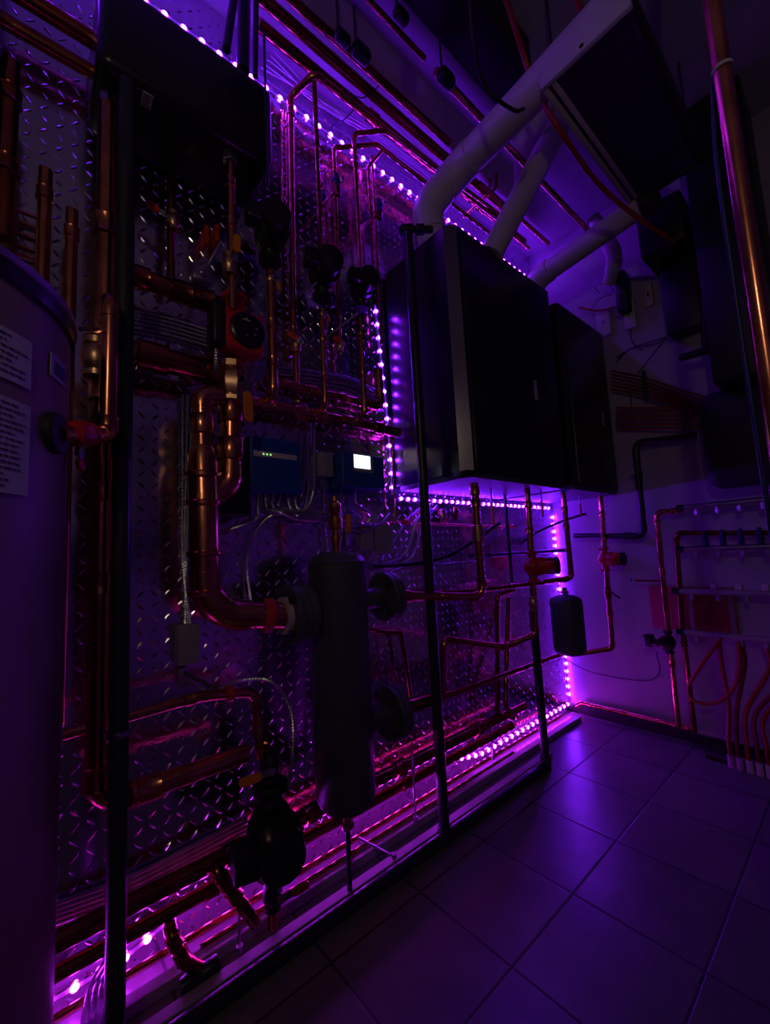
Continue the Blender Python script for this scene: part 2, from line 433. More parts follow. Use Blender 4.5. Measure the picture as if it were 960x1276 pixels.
def patch_lines(parent, a0, a1, zt, zb, rows, seed, m=INK):
    rnd = random.Random(seed); bm = BM()
    for k in range(rows):
        z = zt+(zb-zt)*(k+1)/(rows+1.2); h = abs(zt-zb)/rows*.14
        u0 = .08; u1 = rnd.uniform(.45, .92)
        x = u0
        while x < u1:
            w = rnd.uniform(.05, .16); e = min(x+w, u1)
            n = 3; R_ = TR+.0042
            A = [a0+(a1-a0)*(x+(e-x)*q/n) for q in range(n+1)]
            t = [bm.verts.new((TC.x+R_*math.cos(q), TC.y+R_*math.sin(q), z+h)) for q in A]; b = [bm.verts.new((TC.x+R_*math.cos(q), TC.y+R_*math.sin(q), z-h)) for q in A]
            t2 = [bm.verts.new((TC.x+(R_-.002)*math.cos(q), TC.y+(R_-.002)*math.sin(q), z+h)) for q in A]
            for q in range(n): bm.faces.new((t[q], t[q+1], b[q+1], b[q])); bm.faces.new((t[q], t[q+1], t2[q+1], t2[q]))
            x = e+.03
    ob('print', bm, m, parent, smooth=0)
lb, a0, a1, zt, zb = tank_patch('paper_label', [(-34, 398), (38, 420), (38, 483), (-34, 462)], PAPER, tank, .002, 'upper white paper label with short lines of print')
patch_lines(lb, a0, a1, zt, zb, 7, 3)
lb, a0, a1, zt, zb = tank_patch('paper_label', [(-38, 488), (36, 500), (31, 616), (-38, 612)], PAPER, tank, .002, 'lower white paper label with a dense printed table')
patch_lines(lb, a0, a1, zt, zb, 15, 5)
lb, a0, a1, zt, zb = tank_patch('badge', [(61, 442), (79, 452), (79, 482), (61, 470)], PAPER, tank, .002, 'small pale badge with a blue centre')
lb2, a0, a1, zt, zb = tank_patch('badge_centre', [(65, 452), (77, 459), (77, 475), (65, 467)], BLUEDK, lb, .0036)
# port
pp = on_tank(66, 540); pn = (pp-TC); pn.z = 0; pn.normalize()
bm = BM(); cyl(bm, pp-pn*.004, pp+pn*.012, .034, n=28, bev=.003); ob('port_collar', bm, RUBBER, tank, 'round black rubber port collar')

# ------------------------------------------------------------------ black boilers and boxes
def boiler(label, y0, y1, x1, z0, z1, trim=False):
    e = E('wall_boiler', (x1/2, (y0+y1)/2, z0), label, 'boiler')
    bm = BM(); x0 = .012; ch = .035 if trim else .012
    prof = [(x0, y0), (x1-ch, y0), (x1, y0+ch), (x1, y1-.012), (x1-.012, y1), (x0, y1)]
    def prism(pr, za, zb, b=BM):
        bb = BM(); lo = [bb.verts.new((x, y, za)) for x, y in pr]; hi = [bb.verts.new((x, y, zb)) for x, y in pr]
        bb.faces.new(lo[::-1]); bb.faces.new(hi); n = len(pr)
        for k in range(n): bb.faces.new((lo[k], lo[(k+1) % n], hi[(k+1) % n], hi[k]))
        return bb
    b1 = prism(prof, z0+.022, z1)
    ob('casing', b1, BLACK_GLOSS, e, smooth=0)
    b2 = prism([(x0+.01, y0+.012), (x1-ch-.006, y0+.012), (x1-.01, y0+ch+.006), (x1-.01, y1-.02), (x0+.01, y1-.02)], z0, z0+.021)
    ob('base_tray', b2, CHARCOAL, e, smooth=0)
    b4 = prism([(x1+.0005, y0+.05), (x1+.006, y0+.052), (x1+.006, y1-.03), (x1+.0005, y1-.028)], z0+.03, z1-.02)
    ob('front_panel', b4, BLACK_GLOSS, e, smooth=0)
    if trim:
        d = .003
        b3 = prism([(x1-ch-.002, y0-.0005), (x1-ch-.002+d, y0-.004), (x1+.003, y0+ch-.002-d), (x1+.0005, y0+ch+.002)], z0+.024, z1-.001)
        ob('corner_trim', b3, TRIMM, e, 'bright brushed trim strip down the front corner', smooth=0)
        bb = BM(); box(bb, (x1-.055, y0-.02, z0-.004), (x1+.012, y0+.04, z0+.02), .003); ob('corner_foot', bb, BLACK, e)
    return e
b1 = boiler('large black wall boiler with a bright trim strip on its front corner', -1.345, -.60, .395, 1.262, 2.25, True)
bm = BM(); c = V(668, 486, x=.4025); box(bm, c+Vector((-.001, -.013, -.045)), c+Vector((.001, .013, .045)), .0005); ob('sticker', bm, PAPER, b1, 'small white sticker on the front')
b2 = boiler('black wall boiler in the far corner, right of the large one', -.575, -.03, .415, 1.262, 2.2)
bm = BM(); c = V(752, 522, x=.423); box(bm, c+Vector((-.001, -.012, -.04)), c+Vector((.001, .012, .04)), .0005); ob('sticker', bm, PAPER, b2)
# upper left black box
e = E('wall_boiler', (.13, -2.22, 2.2), 'black rounded heating unit high on the wall at upper left', 'boiler')
bm = BM(); box(bm, (.012, -2.44, 2.2), (.25, -1.99, 2.46), .028, 4); ob('casing', bm, BLACK_GLOSS, e, smooth=50)
c = V(183, 125, z=2.2); bm = BM(); box(bm, (c.x-.02, c.y-.012, 2.1985), (c.x+.02, c.y+.012, 2.2008)); st = ob('sticker', bm, PAPER, e, 'white sticker with fine print')
bm = BM()
for k in range(4): box(bm, (c.x-.015+k*.009, c.y-.009, 2.1978), (c.x-.012+k*.009, c.y+.008-.003*(k % 2), 2.1984))
ob('print', bm, INK, st, smooth=0)
for q in ((136, 121), (287, 192)):
    c = V(*q, z=2.2); bm = BM(); cyl(bm, c+Vector((0, 0, -.028)), c+Vector((0, 0, .002)), .021, n=6, bev=.002); ob('union_nut', bm, STEEL, e)
e = E('wall_boiler', (.1, -2.85, 2.15), 'black rounded heating unit cut off by the top left corner', 'boiler')
bm = BM(); box(bm, (.012, -3.1, 2.22), (.2, -2.62, 2.7), .03, 4); ob('casing', bm, BLACK_GLOSS, e, smooth=50)

# ------------------------------------------------------------------ pipes on the left
def Z(n, l, *a, **k): return pipe(n, l, *a, **k)
# tall riser beside the tank, its long foot bend and the run to the yellow valve
c0 = V(136, 121, z=2.2)
r1, P1 = pipe('copper_riser', 'fat copper riser left of the black post, bending wide along the wall foot', [(c0.x, c0.y, 2.17), (128, 640, 'x', c0.x), (129, 1002, 'x', c0.x), (308, 962, 'x', c0.x)], .0235, COPPER, 'pipe', rb=.06,
    coup=[(0, .32), (0, .62), (0, .72), (0, .95), (1, .25), (1, .9), (2, .12), (2, .3)])
valve(r1, V(120, 447, x=c0.x), (0, 0, 1), (.5, .3, 0), (0, 0, 1), .02, GREYPL, L_=.03)
x0 = .30
p2, P2 = pipe('copper_pipe', 'copper pipe from the tank port turning up in front of the riser', [tuple(pp+pn*.004), (134, 541, 'x', x0), (138, 370, 'x', x0), (c0.x, c0.y, V(138, 370, x=x0).z)], .0165, COPPER, rb=.03, coup=[(1, .06), (0, .55)], on=False)
valve(p2, P2[0].lerp(P2[1], .42), P2[1]-P2[0], (0, 0, -1), (.3, 0, -1), .016, REDVINYL, RED, L_=.03)
bm = BM(); cyl(bm, on_tank(84, 406)+Vector((.0, .02, .0)), V(148, 413, x=.2), .005, n=8); ob('steel_rod', bm, CHROME, None, 'thin bright steel rod from the tank rim to the riser', 'rod')
# drain pipe across, low
p3, P3 = pipe('copper_pipe', 'copper pipe crossing low past the black post and turning down to the black pump', [(78, 916, 'x', .16), (250, 868, 'x', .16), (318, 862, 'x', .16), (325, 945, 'x', .16)], .0125, COPPER, on=False, coup=[(0, .9), (2, .5)])
bm = BM(); c = P3[1].lerp(P3[2], .5); cyl(bm, c-Vector((0, .006, 0)), c+Vector((0, .006, 0)), .021, n=20, bev=.001); ob('pipe_clamp', bm, REDVINYL, p3)
# big horizontals to the red pump cluster
hp1, Ph1 = pipe('copper_pipe', 'fat copper pipe running level from the riser to above the red pump', [(158, 341, 'x', .10), (272, 374, 'x', .10)], .026, COPPER_OLD, coup=[(0, .1), (0, .55), (0, .8)])
hp2, Ph2 = pipe('copper_pipe', 'fat dark red copper pipe running level behind the red pump, lower of two', [(166, 440, 'x', .10), (300, 452, 'x', .10)], .034, COPPER_OLD, coup=[(0, .15), (0, .75)])
# feed under the upper left unit
c1 = V(287, 192, z=2.2)
vp, Pv = pipe('copper_riser', 'copper drop from the black upper left unit down to the red pump', [(c1.x, c1.y, 2.17), (287, 385, 'x', c1.x)], .012, COPPER, coup=[(0, .14), (0, .42), (0, .75)])
valve(vp, V(286, 330, x=c1.x), (0, 0, 1), (1, .2, 0), (0, .05, 1), .0135, ORANGE, L_=.075, w=.02)
p4, P4 = pipe('copper_riser', 'copper pipe with a round valve joining the upper level pipe left of centre', [(213, 205, 'x', .07), (219, 350, 'x', .07)], .0115, COPPER_OLD)
valve(p4, V(216, 276, x=.07), (0, 0, 1), (.6, -1, 0), (-.4, -1, .5), .012, REDVINYL, L_=.05)
for k, (px, py) in enumerate(((258, 292), (271, 290))):
    bm = BM(); c = V(px, py, x=.05); box(bm, c+Vector((-.048, -.006, -.03)), c+Vector((.004, .006, .03)), .003)
    ob('tee_handle', bm, REDVINYL, None, 'red valve handle on the plate left of the drop pipe, %s of two' % ('left' if k == 0 else 'right'), 'valve handle', 'red handles under the upper left unit')
# risers at far left
def riser(lab, px, py0, px1, py1, x, r, m=COPPER_OLD, coup=()):
    return pipe('copper_riser', lab, [(px, py0, 'x', x), (px1, py1, 'x', x)], r, m, coup=coup)
riser('dark copper riser at the left edge below the cut-off black unit', 14, 78, 14, 300, .12, .018, coup=[(0, .2), (0, .6)])
riser('copper riser standing behind the tank, left of two short ones', 57, 212, 54, 900, .09, .0145, COPPER, coup=[(0, .05), (0, .35)])
riser('copper riser standing behind the tank, right and shorter of two', 90, 262, 86, 900, .09, .0135, COPPER, coup=[(0, .05)])
for k, (ya, yb) in enumerate(((283, 299), (299, 315), (309, 325), (268, 284), (254, 272))):
    pipe('copper_pipe', 'thin level copper pipe behind the tank risers, %s of five' % ['third from top', 'second from bottom', 'bottom', 'second from top', 'top'][k], [(-8, ya-3, 'x', .03), (48, yb, 'x', .03)], .0055, COPPER, group='thin copper pipes behind the tank')
pipe('copper_pipe', 'fat dark copper pipe along the upper wall left of the black unit, upper', [(-60, -60, 'x', .09), (118, 42, 'x', .09)], .022, COPPER_OLD)
pipe('copper_pipe', 'fat dark copper pipe along the upper wall left of the black unit, lower', [(-60, -12, 'x', .07), (118, 85, 'x', .07)], .018, COPPER_OLD)
for k, (px, r) in enumerate(((303, .021), (282, .013), (318, .009))):
    pipe('vent_pipe', ['thick black vent pipe rising from the upper left unit', 'thinner dark pipe leaning beside the thick black vent', 'narrow dark pipe right of the thick black vent'][k],
         [V(px, [88, 62, 95][k], x=.13+.03*k), V(px+[2, 14, 2][k], -30, x=.13+.03*k)], r, BLACK_PIPE, on=False)
pipe('black_rod', 'thin black rod hanging at the right side of the upper left unit', [(329, 40, 'x', .26), (330, 230, 'x', .26)], .004, BLACK_PIPE, 'rod')

# red circulator with round dial
c = V(293, 408, x=.12)
e = E('circulator_pump', c-Vector((0, 0, .1)), 'square red pump with a round black dial above the yellow lever valve', 'pump')
bm = BM(); cyl(bm, c+Vector((0, 0, -.085)), c+Vector((0, 0, .085)), .028, n=24, bev=.004); ob('pump_body', bm, RED, e)
for s in (-1, 1):
    bm = BM(); cyl(bm, c+Vector((0, 0, s*.085)), c+Vector((0, 0, s*.1)), .038, n=24, bev=.003); ob('flange', bm, RED, e)
f0 = V(305, 411, x=.2)
bm = BM(); box(bm, (c.x+.02, f0.y-.062, f0.z-.062), (f0.x, f0.y+.062, f0.z+.062), .012, 3); hd = ob('control_head', bm, RED, e)
bm = BM(); lathe(bm, [(.052, -.002), (.052, .006), (.044, .012), (.04, .012), (.038, .008), (0, .008)], (f0.x, f0.y+.008, f0.z), (1, 0, 0), 40); dl = ob('dial', bm, BLACK_GLOSS, hd)
bm = BM()
plate(bm, Vector((f0.x+.0095, f0.y-.012, f0.z+.026)), Vector((f0.x+.0095, f0.y+.016, f0.z+.026)), .003, .001, Vector((0, 0, 1)))
box(bm, (f0.x+.009, f0.y+.0, f0.z+.028), (f0.x+.0098, f0.y+.005, f0.z+.034)); ob('dial_mark', bm, PAPER, dl, smooth=0)
for dx, dz in ((.02, -.012), (-.005, -.02), (.024, .006)):
    bm = BM(); lathe(bm, [(.0035, 0), (.0035, .002), (0, .0028)], (f0.x+.009, f0.y+.008+dx, f0.z+dz), (1, 0, 0), 10); ob('dial_button', bm, CHROME, dl)
bm = BM(); c2 = V(274, 402, x=.19); box(bm, (c.x+.02, c2.y-.022, c2.z-.065), (c2.x+.012, c2.y+.016, c2.z+.065), .008, 3); ob('terminal_box', bm, BLACK, e)
# brass valve and U bend
u1, U1 = pipe('copper_pipe', 'fat copper bend hooking down from the yellow lever valve into the header feed', [(289, 452, 'x', .13), (287, 604, 'x', .13), (257, 622, 'x', .13)], .030, COPPER, rb=.05, coup=[(0, .42), (0, .72)], on=False, fit=1.1)
valve(u1, V(289, 478, x=.13), (0, 0, 1), (1, .35, 0), (0, .02, -1), .027, ORANGE, L_=.13, w=.028)
# ------------------------------------------------------------------ hydraulic separator (header)
hc = V(426, 850, x=.20); hx, hy = hc.x, hc.y
zt = V(426, 690, x=.20).z; zb = V(430, 1003, x=.20).z; HR = .09
e = E('hydraulic_separator', (hx, hy, zb), 'upright dark grey steel cylinder with side flanges in front of the wall', 'tank')
prof = [(0, zb-.012), (.045, zb-.01), (.075, zb+.004), (HR, zb+.03), (HR, zt-.03), (HR+.0015, zt-.029), (HR+.0015, zt-.024), (HR-.002, zt-.022), (.077, zt-.006), (.04, zt+.006), (.012, zt+.009), (0, zt+.009)]
bm = BM(); lathe(bm, prof, (hx, hy, 0), (0, 0, 1), 48); ob('shell', bm, CHARCOAL, e, smooth=30)
def flange(px, py, s, R_, thick=2, parent=e):
    cc = V(px, py, x=hx); z = cc.z; y = cc.y
    bm = BM(); cyl(bm, (hx, hy+s*.05, z), (hx, y, z), .034, n=28); st = ob('flange_neck', bm, CHARCOAL, parent)
    for k in range(thick):
        bm = BM(); cyl(bm, (hx, y+s*k*.022, z), (hx, y+s*(k*.022+.02), z), R_, n=40, bev=.002); fl = ob('flange', bm, CHARCOAL, st)
    for k in range(4):
        bm = BM(); a = PI/4+k*PI/2; q = Vector((hx+math.cos(a)*R_*.76, 0, z+math.sin(a)*R_*.76))
        b = Vector((q.x, y-s*.012, q.z)); c_ = Vector((q.x, y+s*(thick*.022+.01), q.z)); cyl(bm, b, c_, .0095, n=6)
        ob('bolt', bm, BLACK_PIPE, st)
    return Vector((hx, y+s*thick*.022, z))
fL = flange(382, 763, -1, .085, 3)
fR1 = flange(476, 744, 1, .083)
fR2 = flange(482, 890, 1, .088)
bm = BM(); cyl(bm, (hx, fL.y-.012, fL.z), (hx, fL.y+.001, fL.z), .052, n=32); ob('white_gasket', bm, PVC, e, 'white ring at the left flange')
u2, U2 = pipe('copper_pipe', 'fattest copper pipe dropping to a long bend into the left header flange', [(276, 494, 'x', .16), (251, 493, 'x', .16), (252, 560, 'x', .16), (257, 766, 'x', .16), (hx, fL.y-.006, fL.z)], .025, COPPER, rb=.055, coup=[(1, .55)], on=False)
bm = BM(); P = [U2[2].lerp(U2[3], .05), U2[3], U2[4]]; Q, R_ = rounded(P, .10, 10, R=.0405, r=.038, collar=.03)
sweep(bm, [U2[2].lerp(U2[3], -.02)]+Q, [.027]+R_, 20); ob('wide_section', bm, COPPER, u2, 'wider lower section with a long sweeping bend')
for f in (.12, .30, .62, .86): ring(u2, P[0].lerp(P[1], f), P[1]-P[0],   .039, .016, COPPER)
bm = BM(); d = (U2[4]-U2[3]).normalized(); c = U2[4]-d*.045; cyl(bm, c-d*.012, c+d*.012, .048, n=28, bev=.002); ob('red_clamp', bm, REDVINYL, u2)
# brass air vent with yellow lever on the header
bm = BM(); cc = Vector((hx, hy, 0))
lathe(bm, [(.012, zt+.008), (.014, zt+.04), (.018, zt+.042), (.018, zt+.055), (.012, zt+.058), (.012, zt+.075), (.02, zt+.078), (.022, zt+.085), (.022, zt+.115), (.016, zt+.12), (.016, zt+.13), (.02, zt+.135), (.02, zt+.16), (.01, zt+.168), (.007, zt+.185), (0, zt+.185)], cc, (0, 0, 1), 24)
av = ob('air_vent', bm, mat('orange_brass', (.75, .33, .12), .3, 1, .3, 20), e, 'tall brass air vent')
bm = BM(); box(bm, (hx+.018, hy+.026, zt+.065), (hx+.03, hy+.042, zt+.125), .004); ob('lever', bm, ORANGE, av, 'orange vinyl lever')
bm = BM(); cyl(bm, (hx, hy, zb-.05), (hx, hy, zb-.01), .014, n=16); cyl(bm, (hx, hy, zb-.065), (hx, hy, zb-.05), .02, n=6); ob('drain_stub', bm, BRASS, e)
bm = BM(); box(bm, (hx-.025, hy-.06, 0), (hx+.025, hy-.055, .0)) if False else cyl(bm, (hx, hy, 0), (hx, hy, zb-.065), .008, n=10); cyl(bm, (hx, hy, 0), (hx, hy, .006), .035, n=20); ob('stand', bm, BLACK_PIPE, e)

# ------------------------------------------------------------------ manifolds and branch risers
XM = .055
m1, PM1 = pipe('copper_manifold', 'copper manifold pipe running level to the boiler edge, lower of two', [(300, 499, 'x', XM), (497, 545, 'x', XM)], .022, COPPER, 'pipe', coup=[(0, .12), (0, .3), (0, .42), (0, .6), (0, .83)])
m2, PM2 = pipe('copper_manifold', 'copper manifold pipe with a rising end bend, upper of two', [(330, 473, 'x', .03), (474, 510, 'x', .03), (476, 462, 'x', .03)], .0185, COPPER, 'pipe', rb=.04, coup=[(0, .1), (0, .35), (0, .6), (0, .8)])
def branch(lab, pts, r=.0085, m=COPPER, coup=(), on=False): return pipe('branch_pipe', lab, pts, r, m, coup=coup, on=on, rb=r*3)
ZPL = .10
def drop(px, py0, px1, py1, x=ZPL): # vertical then bend to the manifold
    a = V(px, py0, x=x); b = V(px1, py1, x=x); z = PM1[0].z
    return [tuple(a), (a.x, a.y, z+.03), (XM+.005, a.y, z+.004)]
g1, _ = branch('branch pipe from the leftmost black pump down to the lower manifold', drop(337, 338, 338, 498), .0155, coup=[(0, .45), (0, .75)])
valve(g1, V(337, 348, x=ZPL), (0, 0, 1), (.8, .6, 0), (0, .1, -1), .011, ORANGE, L_=.045, w=.016)
g2, _ = branch('branch pipe from the middle black pump down to the lower manifold', drop(401, 386, 402, 508), .0098, coup=[(0, .35), (0, .7)])
valve(g2, V(402, 392, x=ZPL), (0, 0, 1), (.8, .6, 0), (0, .1, -1), .008, REDVINYL, L_=.03, w=.012)
g3, _ = branch('branch pipe from the rightmost black pump down to the lower manifold', drop(449, 396, 455, 530), .0105, coup=[(0, .2), (0, .6)])
# pumps
def bpump(lab, px, py, x, r, mot=(1, -.25, 0)):
    return pump('circulator_pump', lab, V(px, py, x=x), (0, 0, 1), mot, r, BLACK, BLACK_GLOSS, 'black circulator pumps on the branch pipes')
bpump('black pump with a big round end, leftmost beside the upper left unit', 336, 297, ZPL, .056)
bpump('black round pump on a branch pipe, middle of the three', 401, 345, ZPL, .054)
bpump('black round pump beside the left edge of the large boiler', 449, 362, ZPL, .048)
# risers above
w1, _ = branch('tall branch pipe with a wide shepherd bend at its top', [(366, 440, 'x', .03), (362, 120, 'x', .03), (392, 92, 'x', .13), (640, 288, 'x', .17)], .0125, COPPER, coup=[(0, .08), (0, .35), (0, .93)])
valve(w1, V(369, 430, x=.03), (0, 0, 1), (1, .2, 0), (-.3, -.6, .4), .013, REDVINYL, L_=.06)
pipe('branch_pipe', 'short stub from the upper manifold under the shepherd bend pipe', [(370, 482, 'x', .03), (369, 436, 'x', .03)], .012, COPPER)
w2, _ = branch('straight dark branch pipe rising from the middle pump to the ceiling run', [(400, 318, 'x', ZPL), (398, 96, 'x', ZPL)], .0095, COPPER_OLD, coup=[(0, .35), (0, .6)], on=True)
w3, _ = branch('branch pipe with a blue valve, bending over beside the dark straight one', [(424, 440, 'x', .05), (416, 184, 'x', .05), (470, 180, 'x', .12), (610, 290, 'x', .12)], .009, COPPER, coup=[(0, .6), (0, .88)])
valve(w3, V(424, 432, x=.05), (0, 0, 1), (1, .2, 0), (-.3, -.6, .4), .0095, REDVINYL, L_=.05)
valve(w3, V(419, 226, x=.05), (0, 0, 1), (.6, .8, 0), (0, 0, 1), .011, DRAIN, DRAIN, L_=.02)
w4, _ = branch('branch pipe rising from the rightmost pump and bending over square', [(449, 334, 'x', ZPL), (441, 166, 'x', ZPL), (482, 163, 'x', .17), (640, 280, 'x', .19)], .0095, COPPER, coup=[(0, .35), (0, .75)])
w5, _ = branch('short bent branch pipe next to the square bend near the boiler', [(466, 350, 'x', .07), (459, 208, 'x', .07), (478, 186, 'x', .12), (540, 233, 'x', .12)], .0072, COPPER, coup=[(0, .6)])
w6, _ = branch('thin branch pipe with a blue valve nearest the boiler edge', [(476, 430, 'x', .045), (471, 200, 'x', .045)], .007, COPPER, coup=[(0, .5)], on=True)
valve(w6, V(473, 256, x=.045), (0, 0, 1), (.6, .8, 0), (0, 0, 1), .010, DRAIN, DRAIN, L_=.02)
for k, (a, b) in enumerate((((402, 256), (418, 238)), ((447, 286), (470, 268)))):
    pipe('bypass_pipe', 'short slanting copper link between %s' % ['the two branch pipes on the left', 'the two branch pipes near the boiler'][k], [V(*a, x=ZPL), V(*b, x=.06)], .006, COPPER_OLD, on=False)
    bm = BM(); c = V(*b, x=.06); lathe(bm, [(0, -.02), (.011, -.018), (.013, 0), (.011, .018), (0, .02)], c+Vector((.015, 0, -.012)), (0, 0, 1), 14)
    ob('relief_valve', bm, COPPER_OLD, None, 'small round copper valve on the %s slanting link' % ['left', 'right'][k], 'valve', smooth=60)
pipe('steel_rod', 'grey rod leaning from the plate to the middle black pump', [V(352, 382, x=.03), V(395, 352, x=.16)], .004, STEEL, 'rod', on=False)
pipe('steel_rod', 'grey rod leaning from the plate to the rightmost black pump', [V(408, 420, x=.03), V(446, 390, x=.14)], .004, STEEL, 'rod', on=False)

# ------------------------------------------------------------------ ceiling pipes
def cpipe(lab, a, b, z, r, m=COPPER_OLD, coup=()): return pipe('ceiling_pipe', lab, [V(*a, z=z), V(*b, z=z)], r, m, coup=coup, group=None)
cpipe('dark copper ceiling pipe nearest the tread plate wall', (322, 30), (655, 300), 2.86, .021, coup=[(0, .3), (0, .75)])
cpipe('dark copper ceiling pipe, second from the tread plate wall', (306, -20), (645, 265), 2.84, .020)
cpipe('dark copper ceiling pipe with black clamps, third from the wall', (345, -18), (568, 170), 2.80, .015)
cpipe('thin copper ceiling pipe ending in an open stub above the vent pipes', (452, -8), (530, 72), 2.72, .009)
cpipe('copper ceiling pipe passing over the white vents, broken by a black clamp', (543, 88), (735, 285), 2.74, .0135, COPPER)
cpipe('copper ceiling pipe beyond the white vent, left of two', (598, 228), (680, 306), 2.82, .012, COPPER)
cpipe('copper ceiling pipe beyond the white vent, right of two', (580, 245), (655, 312), 2.86, .012, COPPER)
pipe('copper_pipe', 'short copper crossover tying the ceiling pipes near the large vent', [V(578, 270, z=2.82), V(614, 236, z=2.82)], .0085, COPPER, on=False, coup=[(0, .2), (0, .8)])
for k in range(2):
    dx = k*8
    pipe('hanging_pipe', 'thin dark vertical pipe meeting the crossover, %s of two' % ['left', 'right'][k], [V(611+dx, 176, y=-.72), V(611+dx, 232, y=-.72), V(602+dx, 246, y=-.74)], .0065, COPPER_OLD, on=False)
for k, (px, py, z, s) in enumerate(((427, 47, 2.78, .018), (450, 66, 2.78, .022), (556, 98, 2.72, .022), (500, 20, 2.8, .018))):
    bm = BM(); c = V(px, py, z=z); box(bm, c-Vector((s, s*1.6, s)), c+Vector((s, s*1.6, s)), .012, 3)
    cyl(bm, c+Vector((0, -s, 0)), Vector((c.x, c.y-s, ZC)), .004, n=6)
    ob('pipe_clamp', bm, BLACK, None, ['black clamp at the left joint of the ceiling pipes', 'black clamp right of the first ceiling joint', 'black clamp breaking the copper pipe near the vent', 'black clamp close to the top edge'][k], 'clamp')
# wires tucked in the wall and ceiling angle
for k in range(5):
    o = 4*k
    cable('ceiling_wire', 'loose wires strung along the wall top above the LED strip', [V(325+o, 84-o*1.3, x=.012+.014*k), V(400, 128-o*.4+6*(k % 2), x=.03+.014*k), V(470, 178-o*.8, x=.02+.014*k), V(540, 228-o, x=.02+.014*k)], .0026, WHITECAB, group='wires along the wall top')
for k, (a, b, c) in enumerate((((425, 108), (452, 122), (480, 100)), ((448, 128), (428, 150), (402, 160)))):
    cable('ceiling_wire', ['thin dark wire looping between two ceiling pipes', 'thin dark wire crossing under the ceiling pipes'][k], [V(*a, z=2.88), V(*b, z=2.8), V(*c, z=2.9)], .0025, DARKCAB)
# long dark box duct under the ceiling
bm = BM(); box(bm, (.50, -1.95, 2.80), (.66, -1.12, 2.944), .006); ob('box_duct', bm, BLACK, None, 'long black box duct hung under the ceiling left of the white vent', 'duct')
# big white vents
v1, _ = pipe('vent_pipe', 'thickest white vent pipe, elbowing up from the large boiler across to the right', [(.20, -1.20, 2.252), V(530, 262, x=.2), (.34, -1.19, 2.60), (1.0, -1.22, 2.62)], .062, PVC, rb=.11, on=False, fit=1.08, n=32)
v2, _ = pipe('vent_pipe', 'white vent pipe slanting up from the large boiler roof', [V(612, 318, z=2.252), V(700, 150, z=2.80)], .05, PVC, on=False, n=28)
v3, _ = pipe('vent_pipe', 'pinkish white vent pipe running right from above the far boiler', [(.22, -.44, 2.252), (.22, -.44, 2.46), (.80, -.48, 2.50)], .052, PVC, rb=.1, on=False, n=28)
v4, _ = pipe('vent_pipe', 'stub of white vent pipe turning down beyond the white unit', [V(740, 272, y=-.25), V(768, 318, y=-.22), V(760, 352, y=-.12)], .034, PVC, rb=.08, on=False, n=24)
bm = BM(); c = V(770, 245, y=-.5); cyl(bm, (.79, -.48, 2.498), (.86, -.48, 2.503), .058, n=28, bev=.004); ob('rubber_coupling', bm, RUBBER, v3)
v5, _ = pipe('vent_pipe', 'white vent elbow behind the slanting vent', [V(652, 235, z=2.8), V(654, 165, z=2.86), V(690, 120, z=2.88)], .045, PVC, on=False, n=24, rb=.08)
# suspended white unit with dark underside
e = E('ceiling_unit', (.89, -.92, 2.5), 'white suspended box with a large dark underside panel at upper right', 'ceiling unit')
X0, X1, Y0, Y1, Z0, Z1 = .755, 1.03, -1.285, -.50, 2.5, 2.60
bm = BM()
box(bm, (X0, Y0, Z0), (X1, Y0+.018, Z1), .003)
box(bm, (X0, Y0+.016, Z0), (X0+.018, Y1-.002, Z1), .003); ob('frame', bm, WHITEM, e)
bm = BM(); box(bm, (X0+.018, Y1-.018, Z0), (X1-.016, Y1, Z1), .003); box(bm, (X1-.018, Y0+.018, Z0), (X1, Y1, Z1), .003); ob('dark_edge', bm, BLACK, e)
bm = BM(); box(bm, (X0+.016, Y0+.016, Z0+.008), (X1-.016, Y1-.016, Z1-.004)); ob('underside_panel', bm, mat('navy_panel', (.02, .02, .05), .5), e, smooth=0)
bm = BM(); box(bm, (X0+.03, Y0+.02, Z0+.001), (X0+.045, Y1-.02, Z0+.009), .001); ob('inner_rail', bm, WHITEM, e)
bm = BM(); c = V(725, 57, y=Y0); cyl(bm, (c.x, Y0-.002, c.z), (c.x, Y0+.003, c.z), .007, n=6); ob('screw_hole', bm, BLACK, e)
for xx in (X0+.03, X1-.03):
    for yy in (Y0+.05, Y1-.05): bm = BM(); cyl(bm, (xx, yy, Z1-.002), (xx, yy, ZC), .004, n=6); ob('hanger_rod', bm, BLACK_PIPE, e)
# red and black hoses up there
cable('red_hose', 'red hose sagging across below the white suspended unit', [V(628, -12, z=2.75), V(650, 60, z=2.7), V(668, 110, z=2.6), V(700, 165, z=2.45), V(745, 228, z=2.4), V(800, 275, z=2.35), V(840, 300, z=2.35)], .0095, PEX, 'hose')
cable('red_hose', 'short red hose dropping behind the white suspended unit', [V(715, -15, z=2.7), V(724, 12, z=2.68), V(735, 40, z=2.68)], .0095, PEX, 'hose')
cable('black_cable', 'black cable looping down in front of the thick white vent', [V(585, -10, z=2.6), V(592, 60, z=2.5), V(606, 110, z=2.45), V(640, 137, z=2.42), (.70, -1.3, 2.47)], .006, RUBBER)

